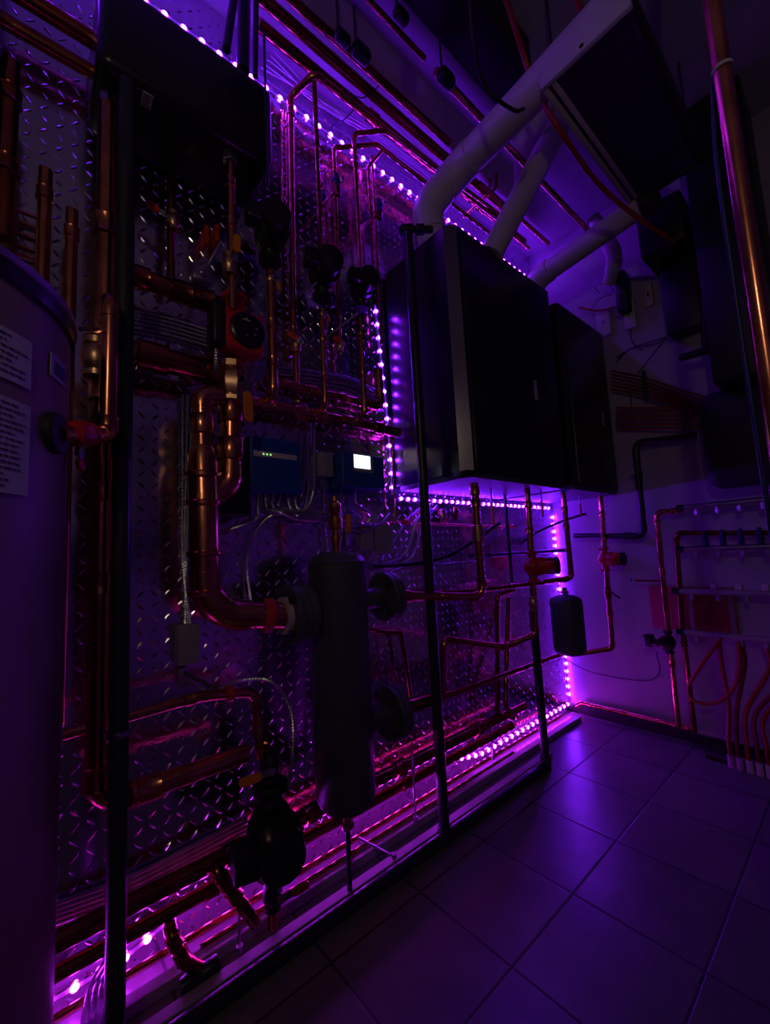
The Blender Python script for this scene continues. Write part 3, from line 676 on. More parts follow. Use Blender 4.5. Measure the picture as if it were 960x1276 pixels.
# ------------------------------------------------------------------ black pipe rack
XP = .236
e = E('pipe_rack', (XP, -1.5, 0), 'black steel pipe frame with three posts standing before the wall', 'rack')
PR = .0185
for k, (yy, top) in enumerate(((-1.413, 2.275), (-2.378, 2.19), (-.73, .70))):
    bm = BM(); cyl(bm, (XP, yy, .02), (XP, yy, top), PR, n=18); cyl(bm, (XP, yy, .0), (XP, yy, .055), PR*1.25, n=18, bev=.003)
    ob('post', bm, BLACK_PIPE, e)
bm = BM(); cyl(bm, (XP, -2.44, .0195), (XP, -.73, .0195), PR, n=18); ob('bottom_rail', bm, BLACK_PIPE, e)
bm = BM(); d = Vector((.6, .8, 0)); c = Vector((XP, -1.413, 2.285))
cyl(bm, c-d*.035, c+d*.10, .014, n=14); cyl(bm, c-d*.03, c+d*.02, .021, n=14, bev=.002); cyl(bm, c+d*.03, c+d*.065, .021, n=14, bev=.002); ob('top_tee', bm, BLACK_PIPE, e)
bm = BM(); c = V(150, 912, x=XP); cyl(bm, (XP, -2.378, c.z-.006), (XP, -2.378, c.z+.006), PR*1.35, n=20); cyl(bm, (XP+.015, -2.378, c.z), (XP+.045, -2.39, c.z), .004, n=8); ob('hose_clamp', bm, CHROME, e, 'bright clamp ring')
# upper segment of left post is wrapped
zz0 = V(150, 572, x=XP).z
bm = BM(); cyl(bm, (XP, -2.378, zz0), (XP, -2.378, 1.93), PR*1.08, n=18); ob('foam_sleeve', bm, RUBBER, e)

# ------------------------------------------------------------------ floor channels
for k, (x0_, w) in enumerate(((.085, .034), (.178, .032))):
    bm = BM(); y0_, y1_ = -2.53, -.12-.5*k
    box(bm, (x0_, y0_, 0.0005), (x0_+w, y1_, .028), .002)
    ob('strut_channel', bm, CHAN, None, ['pale strut channel on the floor nearest the wall pipes', 'pale strut channel on the floor beside the black rail'][k], 'channel', smooth=0)
for k, (a, b, xa, xb) in enumerate((((447, 1041), (492, 1087), .10, .2), ((513, 925), (517, 1022), .13, .13), ((612, 905), (614, 945), .09, .09), ((298, 1140), (303, 1218), .16, .16))):
    A = V(*a, x=xa); B = V(*b, x=xb)
    if k: B = Vector((A.x, A.y, max(.029, B.z)))
    else: A.z = .075; B.z = .035
    bm = BM(); cyl(bm, A, B, .0038, n=8); rt = ob('threaded_rod', bm, STEEL, None, ['threaded rod lying slanted across the two floor channels', 'upright threaded rod between the grey cylinder and the middle post', 'short upright rod near the far end of the floor pipes', 'upright threaded rod beside the black floor pump'][k], 'rod')
    bm = BM(); cyl(bm, B-Vector((0, 0, .004)), B+Vector((0, 0, .010)), .009, n=6); ob('nut', bm, STEEL, rt)

# ------------------------------------------------------------------ bottom pipe runs
def run(lab, a, b, x, r, m=COPPER_OLD, coup=()): return pipe('copper_pipe', lab, [(a[0], a[1], 'x', x), (b[0], b[1], 'x', x)], r, m, coup=coup)
ru1, _ = run('fat dark copper floor run, topmost of the three along the wall foot', (45, 1186), (655, 911), .075, .0225, coup=[(0, .22), (0, .35), (0, .55), (0, .8)])
ru2, _ = run('fat dark copper floor run, middle of the three along the wall foot', (45, 1227), (640, 925), .085, .0165, coup=[(0, .2), (0, .3), (0, .6)])
ru3, PR3 = run('thin bright copper pipe lowest along the wall foot', (62, 1273), (700, 893), .06, .0085, COPPER)
pipe('copper_pipe', 'copper pipe running along the foot of the back wall from the corner', [(PR3[1].x, -.045, PR3[1].z), (.09, -.045, .075), (.63, -.045, .075)], .0135, COPPER, on=False, coup=[(1, .45), (1, .72), (1, .95)])
pipe('copper_pipe', 'thin dark copper pipe close to the floor channel', [(250, 1180, 'x', .10), (640, 938, 'x', .10)], .006, COPPER_OLD)
# drops with elbows
d1, _ = pipe('copper_pipe', 'short copper branch stepping down from the floor runs on the left', [V(212, 1150, x=.085), V(212, 1162, x=.13), V(230, 1198, x=.15), V(262, 1210, x=.15)], .0135, COPPER_OLD, on=False, coup=[(1, .3), (1, .8)])
bm = BM(); c = V(250, 1215, x=.16); lathe(bm, [(0, -.045), (.016, -.045), (.02, -.03), (.02, -.01), (.015, 0), (.02, .012), (.02, .04), (.012, .045), (0, .045)], c, (0, 1, .0), 16); ob('strainer', bm, BLACK_PIPE, None, 'dark strainer at the end of the left floor branch', 'valve')
d2, _ = pipe('copper_pipe', 'copper branch angling down in front of the floor runs by the black pump', [V(262, 1080, x=.08), V(268, 1082, x=.13), V(302, 1128, x=.15), V(318, 1150, x=.15)], .015, COPPER_OLD, on=False, coup=[(1, .35), (1, .7)])
# black floor pump
pc = V(338, 1030, x=.16)
fp = pump('circulator_pump', 'large dark pump low on the wall under the yellow lever', pc, (0, 0, 1), (1, -.25, 0), .07, BLACK, BLACK_GLOSS, boxm=BLACK)
bm = BM(); c = V(330, 1035, x=.25); 
v_, _ = pipe('copper_pipe', 'copper pipe with two yellow levers passing down through the dark floor pump', [(pc.x, pc.y, pc.z+.125), (pc.x, pc.y, pc.z+.19), (P1[3].x, pc.y-.02, P1[3].z)], .015, COPPER_OLD, on=False)
valve(v_, (pc.x, pc.y, pc.z+.16), (0, 0, 1), (1, -.3, 0), (-.25, -1, -.1), .0175, ORANGE, BLACK_PIPE, L_=.085, w=.022)
v2_, _ = pipe('copper_pipe', 'dark pipe below the floor pump with a low yellow lever', [(pc.x, pc.y, pc.z-.125), (pc.x, pc.y, .03)], .015, COPPER_OLD)
valve(v2_, (pc.x, pc.y, pc.z-.165), (0, 0, 1), (1, .3, 0), (.2, 1, .15), .017, ORANGE, BLACK_PIPE, L_=.07, w=.022)
# clear hoses
for k in range(4):
    cable('clear_hose', 'bundled clear vinyl hoses standing at the wall foot, lower left', [V(104+9*k, 1290, x=.12), V(108+8*k, 1255, x=.11), V(118+6*k, 1222, x=.09), V(135+5*k, 1195, x=.07)], .0075, CLEAR, 'hose', group='clear hoses at the lower left')

# ------------------------------------------------------------------ pipes right of the separator
pr1, _ = pipe('copper_pipe', 'copper pipe from the upper right flange rising to the large boiler', [(hx, fR1.y, fR1.z), V(520, 743, x=hx+.03), V(602, 744, x=.35), V(591, 602, x=.35)], .015, COPPER, on=False, rb=.035, coup=[(0, .5), (1, .3), (2, .12), (2, .82), (2, .93)])
a, b = V(602, 744, x=.35), V(591, 602, x=.35)
bm = BM(); c = a.lerp(b, .55); d = (b-a).normalized(); sweep(bm, [c-d*.032, c-d*.03, c-d*.012, c-d*.011, c+d*.011, c+d*.012, c+d*.03, c+d*.032], [.016, .022, .022, .025, .025, .022, .022, .016], 16); ob('brass_union', bm, BRASS, pr1)
pr2, _ = pipe('copper_pipe', 'long dark copper pipe behind, level from the flange toward the far corner', [V(500, 742, x=.1), V(600, 735, x=.10), V(712, 722, x=.22), V(703, 620, x=.30)], .012, COPPER_OLD, on=False, coup=[(0, .4), (1, .3), (2, .35)])
pr3, P3r = pipe('copper_pipe', 'copper pipe under the large boiler passing through the near red pump', [V(657, 608, x=.33), V(668, 790, x=.33), V(628, 806, x=.24), V(553, 796, x=.20), V(552, 872, x=.20)], .0135, COPPER, on=False, rb=.028, coup=[(0, .12), (0, .3), (0, .8), (1, .7)])
pr4, _ = pipe('copper_pipe', 'copper pipe from the lower right flange running on toward the expansion tank', [(hx, fR2.y, fR2.z), V(570, 862, x=.20), V(722, 807, x=.20)], .0125, COPPER_OLD, on=False, coup=[(0, .3), (0, .8), (1, .6)])
bm = BM(); a = Vector((hx, fR2.y, fR2.z)); b = V(562, 864, x=.20); c = a.lerp(b, .75); sweep(bm, [a, a+(c-a)*.05, c, a.lerp(b, .9)], [.027, .027, .025, .014], 16); ob('wide_section', bm, COPPER_OLD, pr4)
bm = BM(); a = Vector((hx, fR1.y, fR1.z)); b = V(520, 743, x=hx+.03); sweep(bm, [a, a.lerp(b, .6), a.lerp(b, .95)], [.024, .024, .016], 16); ob('wide_section', bm, COPPER, pr1)
pr5, _ = pipe('copper_pipe', 'upright copper pipe bending off behind the crossing pipes, under the large boiler', [V(640, 735, x=.10), V(620, 742, x=.08), V(620, 890, x=.08), V(640, 895, x=.08)], .0115, COPPER_OLD, on=False, coup=[(1, .45)])
pr6, _ = pipe('copper_pipe', 'upright copper pipe on the plate left of the far post', [V(634, 745, x=.03), V(630, 880, x=.10), V(645, 893, x=.08)], .0115, COPPER_OLD, on=False, coup=[(0, .55)])
pipe('copper_pipe', 'copper pipe with a hooked top on the plate right of the grey cylinder', [V(470, 787, x=.04), V(500, 788, x=.04), V(512, 870, x=.04)], .010, COPPER_OLD, on=False)
pr7, P7 = pipe('copper_pipe', 'copper pipe from the far boiler through the far red pump to the expansion tank', [V(748, 612, y=-.10), V(764, 808, y=-.10), V(712, 816, y=-.22)], .0135, COPPER, on=False, rb=.03, coup=[(0, .15), (0, .3), (0, .78)])
pr8, _ = pipe('copper_pipe', 'copper drop from the joint of the two boilers bending back left', [V(702, 614, x=.32), V(713, 720, x=.32), V(678, 725, x=.22)], .0125, COPPER, on=False, rb=.025, coup=[(0, .2), (0, .4)])
pump('circulator_pump', 'red pump under the large boiler, nearer of the two red barrel pumps', V(664, 706, x=.33), (0, 0, 1), (.75, .66, 0), .042, RED, RED, 'red barrel pumps', boxm=RED)
bm = BM(); c = V(664, 706, x=.33); d = Vector((.75, .66, 0)).normalized(); cyl(bm, c+d*.093, c+d*.108, .038, n=28, bev=.003); ob('end_cap', bm, BLACK, bpy.data.objects[[o.name for o in bpy.data.objects if o.get('label', '').startswith('red pump under the large')][0]])
pump('circulator_pump', 'red pump under the far boiler, farther of the two red barrel pumps', V(754, 697, y=-.10), (0, 0, 1), (1, .02, 0), .040, RED, RED, 'red barrel pumps', boxm=RED)
bm = BM(); c = V(754, 697, y=-.10); d = Vector((1, .02, 0)); cyl(bm, c+d*.089, c+d*.103, .036, n=28, bev=.003); ob('end_cap', bm, BLACK, bpy.data.objects[[o.name for o in bpy.data.objects if o.get('label', '').startswith('red pump under the far')][0]])
valve(pr7, V(758, 738, y=-.10), (0, 0, 1), (.8, -.5, 0), (.4, .5, -.5), .013, BLACK_PIPE, COPPER_OLD, L_=.05, w=.01)
valve(pr3, V(665, 752, x=.33), (0, 0, 1), (.8, -.6, 0), (0, 0, 1), .013, BRASS, BRASS, L_=.02, w=.01)
# expansion tank
c = V(708, 778, x=.36); TRr = .070
zb_, zt_ = V(708, 816, x=.36).z, V(708, 741, x=.36).z
e = E('expansion_tank', (c.x, c.y, zb_), 'small round black expansion tank hanging by the room corner', 'tank')
bm = BM(); lathe(bm, [(0, zb_), (TRr*.75, zb_), (TRr*.95, zb_+.012), (TRr, zb_+.03), (TRr, zt_-.035), (TRr*.93, zt_-.015), (TRr*.6, zt_-.002), (TRr*.25, zt_+.003), (0, zt_+.004)], (c.x, c.y, 0), (0, 0, 1), 40); ob('shell', bm, CHARCOAL, e, smooth=50)
bm = BM(); cyl(bm, (c.x, c.y, zt_-.002), (c.x, c.y, zt_+.035), .011, n=12); cyl(bm, (c.x, c.y, zt_+.008), (c.x, c.y, zt_+.02), .017, n=6); ob('inlet_stub', bm, STEEL, e)
bm = BM(); box(bm, (c.x+TRr*.70, c.y-TRr*.70-.003, zb_+.04), (c.x+TRr*.72+.002, c.y-TRr*.66, zt_-.06)); ob('orange_stripe', bm, REDVINYL, e) if False else bm.free()
# black hoses, thin copper, small fittings under boiler
cable('black_hose', 'black hose sweeping from above the grey cylinder up behind the boiler drop pipe', [V(468, 706, x=.08), V(520, 702, x=.1), V(560, 692, x=.14), V(600, 668, x=.2), V(622, 652, x=.2)], .0085, RUBBER, 'hose')
pipe('black_pipe', 'black pipe level under the large boiler behind the drop pipes', [V(610, 692, x=.06), V(720, 684, x=.06)], .011, BLACK_PIPE, 'pipe')
pipe('black_pipe', 'thin black upright pipe between the two boiler drop pipes', [V(629, 612, x=.15), V(637, 727, x=.15)], .008, BLACK_PIPE, coup=[(0, .4), (0, .7)])
cable('black_hose', 'black hose arching between the near red pump and the corner', [V(648, 678, x=.1), V(668, 664, x=.12), V(700, 650, x=.15), V(730, 640, x=.2)], .007, RUBBER, 'hose')
pipe('thin_copper_tube', 'thin copper tube hung level below the LED strip', [V(488, 520, x=.03), V(492, 650, x=.03), V(640, 657, x=.03)], .0045, COPPER, on=False, coup=[(1, .2), (1, .45), (1, .7)])
pipe('steel_tube', 'pale thin tube sloping above the right flange', [V(465, 722, x=.12), V(500, 708, x=.10), V(596, 699, x=.12)], .004, STEEL, 'tube', on=False)
for k, (px, py, m_) in enumerate(((552, 643, BRASS), (568, 640, COPPER_OLD), (638, 656, REDVINYL), (505, 650, REDVINYL))):
    c = V(px, py, x=.05); bm = BM(); lathe(bm, [(0, -.03), (.008, -.03), (.010, -.012), (.015, -.01), (.016, .012), (.012, .02), (.012, .03), (0, .032)] if k < 2 else [(0, -.01), (.012, -.01), (.012, .01), (0, .01)], c, (0, 0, 1) if k < 2 else (0, 1, 0), 14)
    ob('small_fitting', bm, m_, None, ['brass air vent standing on the thin copper tube', 'darker vent just right of the brass one on the thin tube', 'small red knob at the right end of the thin copper tube', 'small red collar at the left end of the thin copper tube'][k], 'fitting')
for k, (px, py, x, ln) in enumerate(((614, 640, .25, .05), (676, 634, .3, .04), (724, 636, .3, .035), (760, 642, .3, .04))):
    c = V(px, py, x=x); bm = BM(); box(bm, c-Vector((.004, .006, ln)), c+Vector((.004, .006, ln)), .003)
    hn = ob('drop_lever', bm, REDVINYL if k else ORANGE, None, ['orange lever hanging right of the first boiler drop pipe', 'red lever hanging right of the second boiler drop pipe', 'red lever hanging right of the third boiler drop pipe', 'red lever hanging under the far boiler'][k], 'valve handle', 'levers hanging under the boilers')
    bm = BM(); cyl(bm, c+Vector((0, 0, ln-.004)), Vector((c.x, c.y, 1.27)), .004, n=8); ob('stem', bm, STEEL, hn)

# ------------------------------------------------------------------ controllers and conduits
e = E('controller_box', V(340, 613, x=.03), 'wide blue controller box with a row of small green lights', 'controller')
A = V(311, 541, x=.07); B = V(377, 616, x=.07)
bm = BM(); box(bm, (.004, A.y, B.z), (.07, B.y, A.z), .006, 3); cs = ob('case', bm, BLUEPL, e)
zs = V(345, 568, x=.07).z; bm = BM(); box(bm, (.0695, A.y+.012, zs-.009), (.073, B.y-.018, zs+.009), .001); st = ob('light_strip', bm, WHITEM, cs)
for k in range(3):
    bm = BM(); lathe(bm, [(.0028, 0), (.0028, .001), (0, .0015)], (.073, A.y+.044+.012*k, zs), (1, 0, 0), 10); ob('indicator', bm, GREENLED, st, smooth=60)
A2 = V(279, 545, x=.10); B2 = V(318, 642, x=.10)
bm = BM(); box(bm, (.004, A2.y, B2.z), (.082, A.y-.002, A2.z), .008, 3); ob('side_module', bm, BLACK, e, 'black side module on the left of the case')
bm = BM()
for k in range(7):
    y = A.y+.012+k*(B.y-A.y-.024)/6; cyl(bm, (.035, y, B.z-.008), (.035, y, B.z+.002), .007, n=8)
ob('cable_glands', bm, STEEL, e)
GZ = B.z-.006; GY = [A.y+.012+k*(B.y-A.y-.024)/6 for k in range(7)]
e2 = E('controller_box', V(450, 612, x=.03), 'small blue controller with a glowing white screen', 'controller')
A = V(426, 562, x=.085); B = V(481, 611, x=.085)
bm = BM(); box(bm, (.004, A.y, B.z), (.085, B.y, A.z), .009, 3); cs2 = ob('case', bm, BLUEPL, e2)
c0_ = V(440, 564, x=.087); c1_ = V(466, 590, x=.087)
bm = BM(); box(bm, (.0845, c0_.y, c1_.z), (.0875, c1_.y, c0_.z), .001); bz = ob('bezel', bm, GREYPL, cs2)
c0_ = V(441, 566, x=.088); c1_ = V(462, 585, x=.088)
bm = BM(); box(bm, (.087, c0_.y, c1_.z), (.0885, c1_.y, c0_.z)); ob('screen', bm, SCREEN, bz, 'glowing white screen', smooth=0)
GY2 = [A.y+.02, A.y+.05, A.y+.085]; GZ2 = B.z
def jbox(name, lab, p0, p1, x, m=GREYPL, cat='junction box', group=None, lid=True):
    a = V(*p0, x=x); b = V(*p1, x=x)
    bm = BM(); box(bm, (.003, a.y, b.z), (x-.004, b.y, a.z), .003); o = ob(name, bm, m, None, lab, cat, group)
    if lid:
        bm = BM(); box(bm, (x-.004, a.y-.001, b.z-.001), (x, b.y+.001, a.z+.001), .002); l = ob('lid', bm, m, o)
        bm = BM()
        for z in (a.z-.006, b.z+.006): lathe(bm, [(.0022, 0), (.0022, .001), (0, .0015)], (x, (a.y+b.y)/2, z), (1, 0, 0), 8)
        ob('screws', bm, CHROME, l)
    return o
jbox('junction_box', 'upright grey junction box on the plate left of the big copper bend', (223, 781), (249, 825), .05)
jbox('junction_box', 'small steel conduit fitting below the upright grey junction box', (225, 834), (236, 854), .035, STEEL)
jbox('junction_box', 'purple lit grey box between the two blue controllers', (399, 563), (416, 594), .035)
jbox('junction_box', 'steel outlet plate left of the two small grey boxes above the cylinder', (432, 656), (450, 680), .02, CHROME, 'outlet')
jbox('junction_box', 'grey box right of the steel outlet plate, left of two', (452, 655), (466, 684), .035)
jbox('junction_box', 'grey box right of the steel outlet plate, right of two', (471, 655), (491, 688), .035)
# outlet face marks
def cond(lab, pts, r=.0065, m=STEEL, group='flexible metal conduits on the plate'): return cable('flexible_conduit', lab, pts, r, m, 'conduit', group, corr=True)
GX = .035
for k, (end, mid) in enumerate((((270, 655), (296, 650)), ((280, 662), (318, 655)), ((430, 632), (365, 648)), ((470, 648), (392, 650)), ((486, 640), (420, 650)), ((384, 560), (380, 640)), ((392, 545), (388, 632)))):
    s = (GX, GY[k], GZ); q = V(mid[0], mid[1], x=.03+.008*k)
    lab = 'flexible conduit looping from the wide blue box, ' + ['leftmost', 'second from left', 'third from left', 'fourth from left', 'fifth from left', 'second from right', 'rightmost'][k]
    if k < 2: pts = [s, (GX, GY[k], GZ-.04), V(mid[0], mid[1]-8, x=.03), V(*end, x=.02), V(end[0]-16, end[1]+2, x=.014)]
    elif k < 5: pts = [s, (GX, GY[k]+.005, GZ-.04), V(mid[0]-18, mid[1]-10, x=.05), V(mid[0]+12, mid[1], x=.05), V(end[0]-15, end[1]+14, x=.04), V(end[0], end[1], x=.03)]
    else: pts = [s, (GX, GY[k]+.01, GZ-.035), V(mid[0]-6, mid[1]+3, x=.045), V(mid[0]+3, mid[1]-22, x=.03), V(end[0], end[1]+20, x=.02), V(end[0], end[1]-22, x=.015)]
    cond(lab, pts, .0055)
cond('long flexible conduit arching down the plate left of the grey cylinder', [V(372, 645, x=.02), V(340, 642, x=.02), V(316, 668, x=.02), V(308, 705, x=.02), V(313, 755, x=.02)], .006)
cond('flexible conduit curving from the low junction fitting down to the dark floor pump', [V(234, 848, x=.03), V(262, 862, x=.05), V(300, 848, x=.08), V(340, 850, x=.15), V(362, 885, x=.2), V(365, 930, x=.22), V(360, 985, x=.21)], .0052)
cond('short flexible conduit curving from the red dial pump back to the plate', [V(270, 434, x=.18), V(268, 462, x=.14), V(252, 480, x=.06), V(236, 486, x=.012)], .0075)
for k in range(3):
    cond('upright flexible conduit on the plate beside the fat copper drop', [V(240-6*k, 492, x=.012+.006*k), V(236-4*k, 600, x=.012), V(232-2*k, 700, x=.012), V(231+3*k, 778, x=.014)], .0055)
cond('flexible conduit dropping from the boxes behind the cylinder top', [V(404, 596, x=.02), V(403, 640, x=.02), V(408, 690, x=.02)], .0065)
cond('flexible conduit looping under the small grey boxes beside the boiler', [V(476, 690, x=.03), V(478, 702, x=.04), V(505, 690, x=.05), V(520, 650, x=.04), V(538, 628, x=.02)], .006)
cond('flexible conduit looping lower under the small grey boxes', [V(464, 686, x=.03), V(478, 710, x=.04), V(512, 694, x=.05), V(526, 655, x=.04), V(545, 630, x=.02)], .006)
cond('flexible conduit leaving the white screen controller', [(.04, GY2[0], GZ2), (.04, GY2[0], GZ2-.05), V(430, 640, x=.05), V(442, 653, x=.02)], .0055)
cond('flexible conduit hanging right of the white screen controller', [(.04, GY2[2], GZ2), (.04, GY2[2], GZ2-.05), V(462, 640, x=.04), V(458, 653, x=.02)], .0055)
for k in range(5):
    o = k*5
    cond('level conduit in the bundle behind the red dial pump', [V(160, 386+o, x=.02), V(215, 398+o, x=.02), V(262, 412+o, x=.02), V(300, 424+o, x=.02)], .0048)
for k in range(5):
    o = k*6
    cable('conduit_tube', 'smooth steel conduit tube in the slanting bundle above the floor pipes', [V(70, 1150-o*1.0, x=.012), V(161, 1117-o, x=.012), V(240, 1078-o, x=.012), V(308, 1042-o, x=.012)], .0062, STEEL, 'conduit', 'steel conduits above the floor pipes')
for k in range(5):
    cable('conduit_tube', 'thin conduit behind the upper manifold pipe', [V(345, 458+k*4, x=.008), V(400, 464+k*5, x=.008), V(440, 472+k*5, x=.008), V(478, 492+k*5, x=.008)], .0035, STEEL, 'conduit', 'conduits behind the upper manifold')
cable('metal_wire', 'taut silver wire slanting down to the bracket above the upper level pipe', [V(276, 300, x=.09), V(262, 325, x=.07), V(252, 346, x=.03)], .0035, STEEL)
bm = BM(); c = V(252, 347, x=.02); box(bm, c-Vector((.017, .03, .012)), c+Vector((.012, .03, .012)), .004); ob('conduit_bracket', bm, STEEL, None, 'grey bracket on the plate at the end of the silver wire', 'bracket')
pipe('angled_rod', 'black rod with bright end slanting from the low junction fitting', [V(230, 838, x=.035), V(273, 862, x=.10)], .005, BLACK_PIPE, 'rod', on=False)

# ------------------------------------------------------------------ back wall
YB = -.04
def B_(px, py, y=YB): return V(px, py, y=y)
wp, _ = pipe('copper_pipe', 'copper pipe on the back wall dropping from the upper manifold through the black pump', [B_(852, 636, -.09), B_(818, 638, -.09), B_(832, 775, -.09), B_(846, 905, -.09)], .0125, COPPER, on=False, rb=.03, coup=[(1, .1), (1, .55), (2, .4), (0, .3)])
pump('circulator_pump', 'black pump with a side box on the back wall pipe', B_(834, 800, -.09), (0, 0, 1), (-.15, -1, 0), .034, BLACK, BLACK_GLOSS)
bm = BM(); c = B_(812, 798, -.11); box(bm, c-Vector((.025, .02, .03)), c+Vector((.012, .02, .03)), .005); box(bm, c+Vector((-.038, -.006, .014)), c+Vector((-.022, .006, .022)), .002); ob('actuator_box', bm, BLACK, None, 'black actuator box left of the black back wall pump', 'actuator')
cable('actuator_cable', 'thin dark cable from the actuator box to the corner', [B_(818, 812, -.1), B_(822, 838, -.06), B_(802, 848, -.02), B_(740, 838, -.02), B_(705, 822, -.03)], .0028, DARKCAB)
pipe('copper_pipe', 'dark copper pipe on the back wall coming from the right and turning down', [B_(985, 664, -.07), B_(843, 664, -.07), B_(850, 775, -.07), B_(866, 912, -.07)], .012, COPPER_OLD, on=False, rb=.03, coup=[(2, .2)])
ht, _ = pipe('drain_valve', 'small drain tap pointing left from the back wall copper pipe', [B_(828, 724, -.09), B_(792, 722, -.09)], .006, COPPER_OLD, 'valve', on=True)
bm = BM(); c = B_(787, 722, -.09); box(bm, c-Vector((.006, .004, .010)), c+Vector((.005, .004, .010)), .003); ob('tap_handle', bm, DRAIN, ht)
bp_, _ = pipe('black_pipe', 'black pipe elbowing down the back wall and left behind the pumps', [(.80, -.07, V(850, 546, y=-.07).z), B_(792, 552, -.07), B_(803, 668, -.07), B_(716, 668, -.07)], .0165, BLACK_PIPE, on=False, rb=.035, coup=[(1, .35), (2, .2)])
bm = BM(); c = B_(788, 588, -.09); box(bm, c-Vector((.012, .003, .012)), c+Vector((.012, .003, .012)), .002); ob('tag', bm, PAPER, bp_, 'small white tag')
# red panel
a = B_(808, 730, -.012); b = B_(905, 790, -.012)
bm = BM(); box(bm, (a.x, -.014, b.z), (b.x+.05, -.001, a.z), .001); ob('mounting_board', bm, REDPLATE, None, 'flat red mounting board on the back wall behind the pipes', 'board')
# manifolds with loops
def manifold(lab, x0, x1, z, y, m=STEEL, ports=5, up=False):
    bm = BM(); cyl(bm, (x0, y, z), (x1, y, z), .0135, n=16, bev=.003); r = ob('steel_manifold', bm, m, None, lab, 'manifold')
    bm = BM(); cyl(bm, (x0-.03, y, z), (x0, y, z), .0165, n=6); ob('end_valve', bm, BLACK_PIPE, r)
    X = []
    for k in range(ports):
        x = x0+.05+(x1-x0-.08)*k/(ports-1); X.append(x)
        bm = BM(); cyl(bm, (x, y, z-.005), (x, y, z-.04), .009, n=10); cyl(bm, (x, y, z-.02), (x, y, z-.034), .0125, n=6); ob('port', bm, m, r)
    return r, X
zu = B_(900, 628, -.1).z; zl = B_(900, 683, -.1).z
manifold('bright manifold bar on the back wall, upper of the upper pair', .72, 1.12, zu, -.1)
m_l, _ = manifold('bright manifold bar on the back wall, lower of the upper pair', .70, 1.12, zl, -.1)
for k in range(5):
    x = .79+k*.065; bm = BM(); cyl(bm, (x, -.1, zl+.014), (x, -.1, zl+.075), .012, n=12, bev=.002); cyl(bm, (x, -.1, zl+.075), (x, -.1, zl+.085), .008, n=10)
    ob('flow_meter', bm, BLUEDK, m_l)
zu2 = B_(900, 738, -.1).z; zl2 = B_(900, 792, -.1).z
ma, _ = manifold('dull manifold bar before the red panel, upper of the lower pair', .66, 1.15, zu2, -.1, GREYPL)
mb, XS = manifold('dull manifold bar before the red panel, lower of the lower pair', .66, 1.15, zl2, -.1, GREYPL, ports=6)
for k in range(4):
    x = .80+k*.09; bm = BM(); box(bm, (x-.012, -.115, zu2+.013), (x+.012, -.085, zu2+.042), .003); ob('white_cap', bm, WHITEM, ma)
for k, x in enumerate((.685, .84)):
    bm = BM(); box(bm, (x, -.085, zl2-.02), (x+.018, -.08, zu2+.02)); ob('bracket', bm, STEEL, ma if k == 0 else mb)
zf = .03
# hoses to the floor sleeves
SX = []
for k, px in enumerate((912, 922, 934, 946, 958)):
    c = V(px, 945, y=-.17); SX.append(c.x)
    bm = BM(); x = c.x; y = -.175
    lathe(bm, [(.0135, 0), (.0135, .052), (.011, .052), (.011, .04), (.0, .04)], (x, y, 0), (0, 0, 1), 14)
    ob('pipe_sleeve', bm, PVC, None, 'short white sleeve on the floor under the red hoses, %s of five' % ['leftmost', 'second from left', 'middle', 'second from right', 'rightmost'][k], 'sleeve', 'white floor sleeves', smooth=50)
for k in range(5):
    x = SX[k]
    cable('floor_hose', 'red heating hose going down to the floor sleeves, %s of five' % ['leftmost', 'second from left', 'middle', 'second from right', 'rightmost'][k], [(XS[k+1], -.1, zl2-.038), (XS[k+1], -.105, zl2-.12), (x+.01, -.15, .25), (x, -.175, .12), (x, -.175, .035)], .009, PEX if k % 2 == 0 else PEXD, 'hose', 'red hoses to the floor', n=10)
cable('red_hose', 'red hose hanging in a wide loop from the lower manifold', [B_(899, 796, -.11), B_(872, 832, -.12), B_(858, 858, -.13), B_(866, 874, -.14), B_(892, 876, -.14), B_(914, 858, -.14), B_(922, 830, -.13), B_(920, 800, -.11)], .0078, PEX, 'hose', n=10)
bm = BM(); box(bm, (.70, -.16, 0.0), (1.3, -.02, .03), .004); ob('floor_plinth', bm, BLACK, None, 'low black plinth under the manifolds at the back wall', 'plinth')
# hose bundles running right
for k in range(6):
    y0 = 462+k*4.5
    cable('bundled_hose', 'dark red hose in the slanting bundle over the back wall', [B_(762, y0, -.05), B_(800, y0+8, -.05), B_(850, y0+24, -.07), B_(905, y0+40, -.1)], .006, PEXD, 'hose', 'slanting hose bundle on the back wall')
for k in range(6):
    y0 = 508+k*5.2
    cable('bundled_hose', 'red hose in the level bundle beside the far boiler', [B_(768, y0, -.04), B_(810, y0+.5, -.04), B_(860, y0-1, -.06), B_(900, y0-6, -.08)], .0058, PEX, 'hose', 'level hose bundle on the back wall')
for k, px in enumerate((800,)):
    a = B_(803, 463, -.06); bm = BM(); box(bm, (a.x-.008, -.075, B_(803, 498, -.06).z), (a.x+.008, -.055, a.z), .003); ob('bundle_tie', bm, BLACK, None, 'black tie round the slanting hose bundle', 'tie')
# black insulated housing, right
bm = BM(); a = B_(862, 505, -.18); box(bm, (a.x+.02, -.2, 1.22), (1.25, -.02, 1.66), .05, 4); ob('black_housing', bm, RUBBER, None, 'rounded black insulated housing above the manifolds', 'housing', smooth=60)
bm = BM(); box(bm, (.93, -.30, 1.66), (1.15, -.02, ZC-.002), .006); ob('tall_black_panel', bm, BLACK, None, 'tall black duct panel at the right end of the back wall', 'duct')
